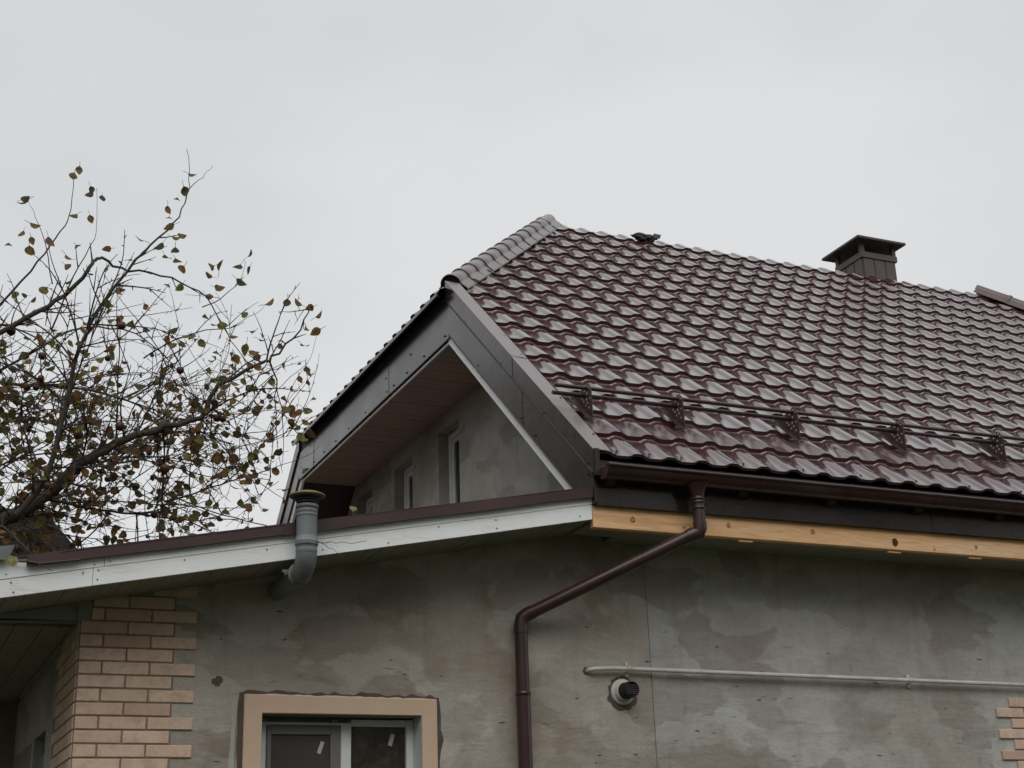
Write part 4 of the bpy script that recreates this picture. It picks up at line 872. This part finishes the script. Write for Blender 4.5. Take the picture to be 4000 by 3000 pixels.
for li, (W, r0, r1) in enumerate(LIMBS):
    P = smooth_path(W)
    if W[0][0] < -.42 and r0 > .012:
        P = smooth_path([FORK + Vector((rnd.uniform(-.05, .1), 0, rnd.uniform(-.2, .2))), (FORK + P[0]) / 2 + Vector((0, 0, .12)), P[0]], 3)[:-1] + P
    n = len(P); P = [P[0]] + [p + Vector((rnd.uniform(-1, 1), rnd.uniform(-1, 1), rnd.uniform(-1, 1))) * min(.012, .004 + r0 * .12) for p in P[1:-1]] + [P[-1]]
    rs = .80 if li == 0 else .60
    R = [rs * (r1 + (r0 - r1) * (1 - i / (n - 1)) ** 1.5) for i in range(n)]
    paths.append((P, R)); MB().tube(P, R, 10 if r0 > .02 else 6, True).build('limb', M['bark'] if r0 > .015 else M['twig'], tree)
tw = MB(); ends = []; spots = []
def twig(p, d, L, r, depth):
    n = max(3, int(L / .05)); pts = [p]; q = p.copy(); d = d.normalized()
    bend = Vector((rnd.uniform(-1, 1), rnd.uniform(-1, 1), rnd.uniform(-.9, .9))) * .2
    for i in range(n):
        d = (d + bend * .4 + Vector((rnd.uniform(-1, 1), rnd.uniform(-1, 1), rnd.uniform(-1, 1))) * .09).normalized(); q = q + d * (L / n); pts.append(q.copy())
    if any(c.x > 1.45 or c.y < -.25 or c.z < zb(c.x) + .26 for c in pts): return
    tw.tube(pts, [r * (1 - .75 * i / n) + .0006 for i in range(n + 1)], 4, False)
    ends.append((pts[-1], d)); spots.extend((pts[i], d) for i in range(1, n + 1))
    # short fruiting spurs
    for i in range(1, n):
        if rnd.random() < .35:
            e = (Vector((rnd.uniform(-1, 1), rnd.uniform(-1, 1), rnd.uniform(-.5, 1))) + d * .5).normalized()
            tw.tube([pts[i], pts[i] + e * rnd.uniform(.012, .035)], [r * .6 + .0012, .0016], 4, False)
    if depth > 0:
        for i in range(1, n):
            if rnd.random() < (.34 if depth == 2 else .24):
                e = (d + Vector((rnd.uniform(-1, 1), rnd.uniform(-1, 1), rnd.uniform(-.8, 1.1))) * .95).normalized()
                twig(pts[i], e, L * rnd.uniform(.35, .75), r * .6, depth - 1)
for li, (P, R) in enumerate(paths):
    for i in range(2, len(P) - 1):
        p = P[i]; d = (P[i + 1] - P[i - 1]).normalized()
        dens = .80 if p.z < 5.0 else (.62 if p.z < 5.35 else .16)
        if p.x > .62: dens *= .5
        if -.2 < p.x < .62 and p.z < 4.5: dens *= .7
        if li in (2, 4, 5, 6): dens *= .5
        if p.z > 5.62: dens = 0
        if p.x < -.12: dens *= 1.5
        if li in (11, 12, 13, 14): dens *= .05
        k = dens * 2.0
        while k > 0:
            if rnd.random() < k:
                e = (d * .7 + Vector((rnd.uniform(-1, 1), rnd.uniform(-1, 1), rnd.uniform(-.9, 1.1)))).normalized()
                twig(p, e, rnd.uniform(.22, .85) * (1 if p.z < 5.0 else .4), min(.006, R[i] * .5 + .002), 2 if p.z < 4.8 and p.x < .8 else 1)
            k -= 1
o = tw.build('twigs', M['twig'], tree, kind='stuff')
def leaf_mesh(seed):
    r = random.Random(seed); b = MB(); n = 5; L, w = 1.0, r.uniform(.30, .38); curl = r.uniform(.2, 1.5); fold = r.uniform(.08, .35)
    V = []
    for i in range(n + 1):
        t = i / n; hw = w * math.sin(math.pi * t ** .8) ** .9 if 0 < t < 1 else 0.0
        a = curl * t; x = math.sin(a) / curl if curl > .05 else t; z = -(1 - math.cos(a)) / curl
        V += [(x, -hw * (1 + r.uniform(-.12, .12)), z + fold * hw), (x, 0, z), (x, hw * (1 + r.uniform(-.12, .12)), z + fold * hw)]
    F = []
    for i in range(n): F += [(3 * i, 3 * i + 3, 3 * i + 4, 3 * i + 1), (3 * i + 1, 3 * i + 4, 3 * i + 5, 3 * i + 2)]
    b.add(V, F, True); b.tube([(-.45, 0, .10), (-.2, 0, .03), (0, 0, 0)], .018, 4, False); return b
LM = [leaf_mesh(s) for s in range(7)]
def leaf_data(k, mat):
    me = mesh('leaf', LM[k].v, LM[k].f, True); me.materials.append(mat); return me
LD = {(k, m): leaf_data(k, M['leaf%d' % m]) for k in range(7) for m in range(5)}
def leaf_matrix(p, s, droop=True):
    d = Vector((rnd.uniform(-1, 1), rnd.uniform(-.7, .7), rnd.uniform(-1.5, .35) if droop else rnd.uniform(-.6, .8))).normalized()
    side = d.cross(Vector((rnd.uniform(-.5, .5), rnd.uniform(-1, -.2), rnd.uniform(-.2, .6)))).normalized(); up = side.cross(d) * -1
    return Matrix(((d.x * s, side.x * s, up.x * s, p.x), (d.y * s, side.y * s, up.y * s, p.y), (d.z * s, side.z * s, up.z * s, p.z), (0, 0, 0, 1)))
nleaf = 0
for x, y, z, k in LEAVES:
    o = obj('leaf', LD[(rnd.randrange(7), k)], None, tree); o.matrix_local = leaf_matrix(Vector((x, y, z)), rnd.uniform(.064, .095)); nleaf += 1
mass = {m: MB() for m in range(4)}
rnd.shuffle(spots); cnt = 0
for p, d in spots:
    if cnt > 1900: break
    pr = .75 if p.z < 4.9 else .45
    if rnd.random() > pr: continue
    m = rnd.choices((0, 1, 2), (3, 4, 2.6))[0]; k = rnd.randrange(7); s = rnd.uniform(.042, .088); mat = leaf_matrix(p, s); cnt += 1
    if nleaf < 300 and inframe(p):
        o = obj('leaf', LD[(k, m)], None, tree); o.matrix_local = mat; nleaf += 1
    else: mass[m].add([mat @ Vector(v) for v in LM[k].v], LM[k].f, True)
for m in range(3): mass[m].build('leaf_mass', M['leaf%d' % m], tree, kind='stuff')
# apples
b = MB(); b.lathe([(.0, -.026), (.012, -.029), (.026, -.018), (.031, .0), (.027, .017), (.014, .025), (.004, .021), (.0, .018)], (0, 0, 0), 'z', 12); b.tube([(0, 0, .018), (.003, 0, .045)], .0022, 4)
ame = mesh('apple', b.v, b.f, True); ame.materials.append(M['apple']); na = 0
for p, d in spots[::-1]:
    if na >= 46: break
    if not inframe(p) or p.z > 5.2 or p.x > .9: continue
    o = obj('apple', ame, None, tree); s = rnd.uniform(.65, 1.05); o.matrix_local = Matrix.Translation(p + Vector((0, 0, -.04 * s))) @ Matrix.Rotation(rnd.uniform(-.3, .3), 4, 'X') @ Matrix.Scale(s, 4); na += 1

# leaf caught on the lean-to edge
fl_ = obj('fallen_leaf', LD[(2, 3)].copy(), None, None, label='single yellow-green leaf standing on the maroon lean-to roof edge', cat='leaf')
d = Vector((.10, .05, .99)).normalized(); side = Vector((1, 0, -.1)).normalized(); up = side.cross(d); s = .062
fl_.matrix_world = Matrix(((d.x * s, side.x * s, up.x * s, 1.437), (d.y * s, side.y * s, up.y * s, -.43), (d.z * s, side.z * s, up.z * s, 3.712), (0, 0, 0, 1)))

# ------------------------------------------------------------------ behind the tree
nb_ = empty('neighbour_house', (-6, 24, 0), label='dark brown roof of a distant house behind the apple tree', cat='house'); nb_.location = (0, 0, 0)
MB().box(-12.5, 1.6, 21.5, 30, 0, 7.6).build('wall', M['nwall'], nb_)
MB().prism([(2.62, 8.15), (1.80, 9.05), (-12.0, 9.05), (-14, 8.15), (-14, 7.9), (2.62, 7.9)], 'y', 20.9, 30.5).build('roof', M['nroof'], nb_)
MB().box(-4.0, -2.6, 21.47, 21.5, 4.6, 6.2).build('window', M['glass'], nb_)
yt = empty('yellow_tree', (-1.2, 6.0, 0), label='orange-yellow leaved shrub low behind the lean-to roof at the left edge', cat='tree'); yt.location = (0, 0, 0)
YC = Vector((-.55, 5.6, 4.55))
MB().tube([(-1.2, 6.0, -.1), (-1.0, 5.9, 2.0), (-.8, 5.7, 3.6), YC], [.09, .07, .045, .015], 10).build('trunk', M['bark'], yt)
yb = MB(); yl = MB()
for i in range(60):
    d = Vector((rnd.gauss(0, 1), rnd.gauss(0, 1), rnd.gauss(.2, .8))).normalized(); L_ = rnd.uniform(.25, .55); a = Vector((-.75, 5.7, 4.2)) + d * .1; e = a + d * L_
    yb.tube([a, (a + e) / 2 + Vector((0, 0, .04)), e], [.008, .005, .002], 4, False)
    for k in range(11):
        q = a + (e - a) * rnd.uniform(.3, 1.05) + Vector((rnd.uniform(-.08, .08), rnd.uniform(-.08, .08), rnd.uniform(-.08, .08))); m = leaf_matrix(q, rnd.uniform(.05, .09)); yl.add([m @ Vector(v) for v in LM[k % 7].v], LM[k % 7].f, True)
yb.build('branches', M['twig'], yt); yl.build('crown', M['leaf4'], yt, kind='stuff')

# unseen trees, added to shade the eaves and darken trim reflections
tb = MB(); rnd = random.Random(99)
spots_ = [(-15 + rnd.uniform(-1, 1), y) for y in (13, 8.5, 4, -.5, -5, -9.5, -14)] + [(x, -17.5 + rnd.uniform(-1, 1)) for x in (-13, -9, -5, -1, 3, 7, 11, 15, 19, 23)] + [(-4.5, 13.5), (-8.0, 11.0), (-3.9, 16.6), (-6.4, 15.0), (-9.0, 17.0)]
for (x, y) in spots_:
    H = rnd.uniform(11.5, 14.0) if (x, y) not in ((-4.5, 13.5), (-8.0, 11.0), (-3.9, 16.6), (-6.4, 15.0), (-9.0, 17.0)) else 11.5
    tb.tube([(x, y, -.1), (x + rnd.uniform(-.2, .2), y, H * .5), (x, y, H * .9)], [.22, .15, .04], 8, False)
    for k in range(1100):
        t = rnd.random() ** .8; z = 1.2 + (H - 1.2) * t; rad = (2.7 * (1 - t) ** .6 + .25) * math.sqrt(rnd.random()); a = rnd.uniform(0, 2 * math.pi)
        c = Vector((x + rad * math.cos(a), y + rad * math.sin(a), z)); u = Vector((rnd.gauss(0, 1), rnd.gauss(0, 1), rnd.gauss(0, .6))).normalized(); w = u.orthogonal().normalized(); s = rnd.uniform(.22, .42)
        tb.add([c - u * s, c + w * s * .5, c + u * s, c - w * s * .5], [(0, 1, 2, 3)])
o = obj('added_shade_trees', mesh('added_shade_trees', tb.v, tb.f), M['leaf2'], None, label='belt of dense trees out of view, added to shade the eaves and darken reflections', kind='stuff')
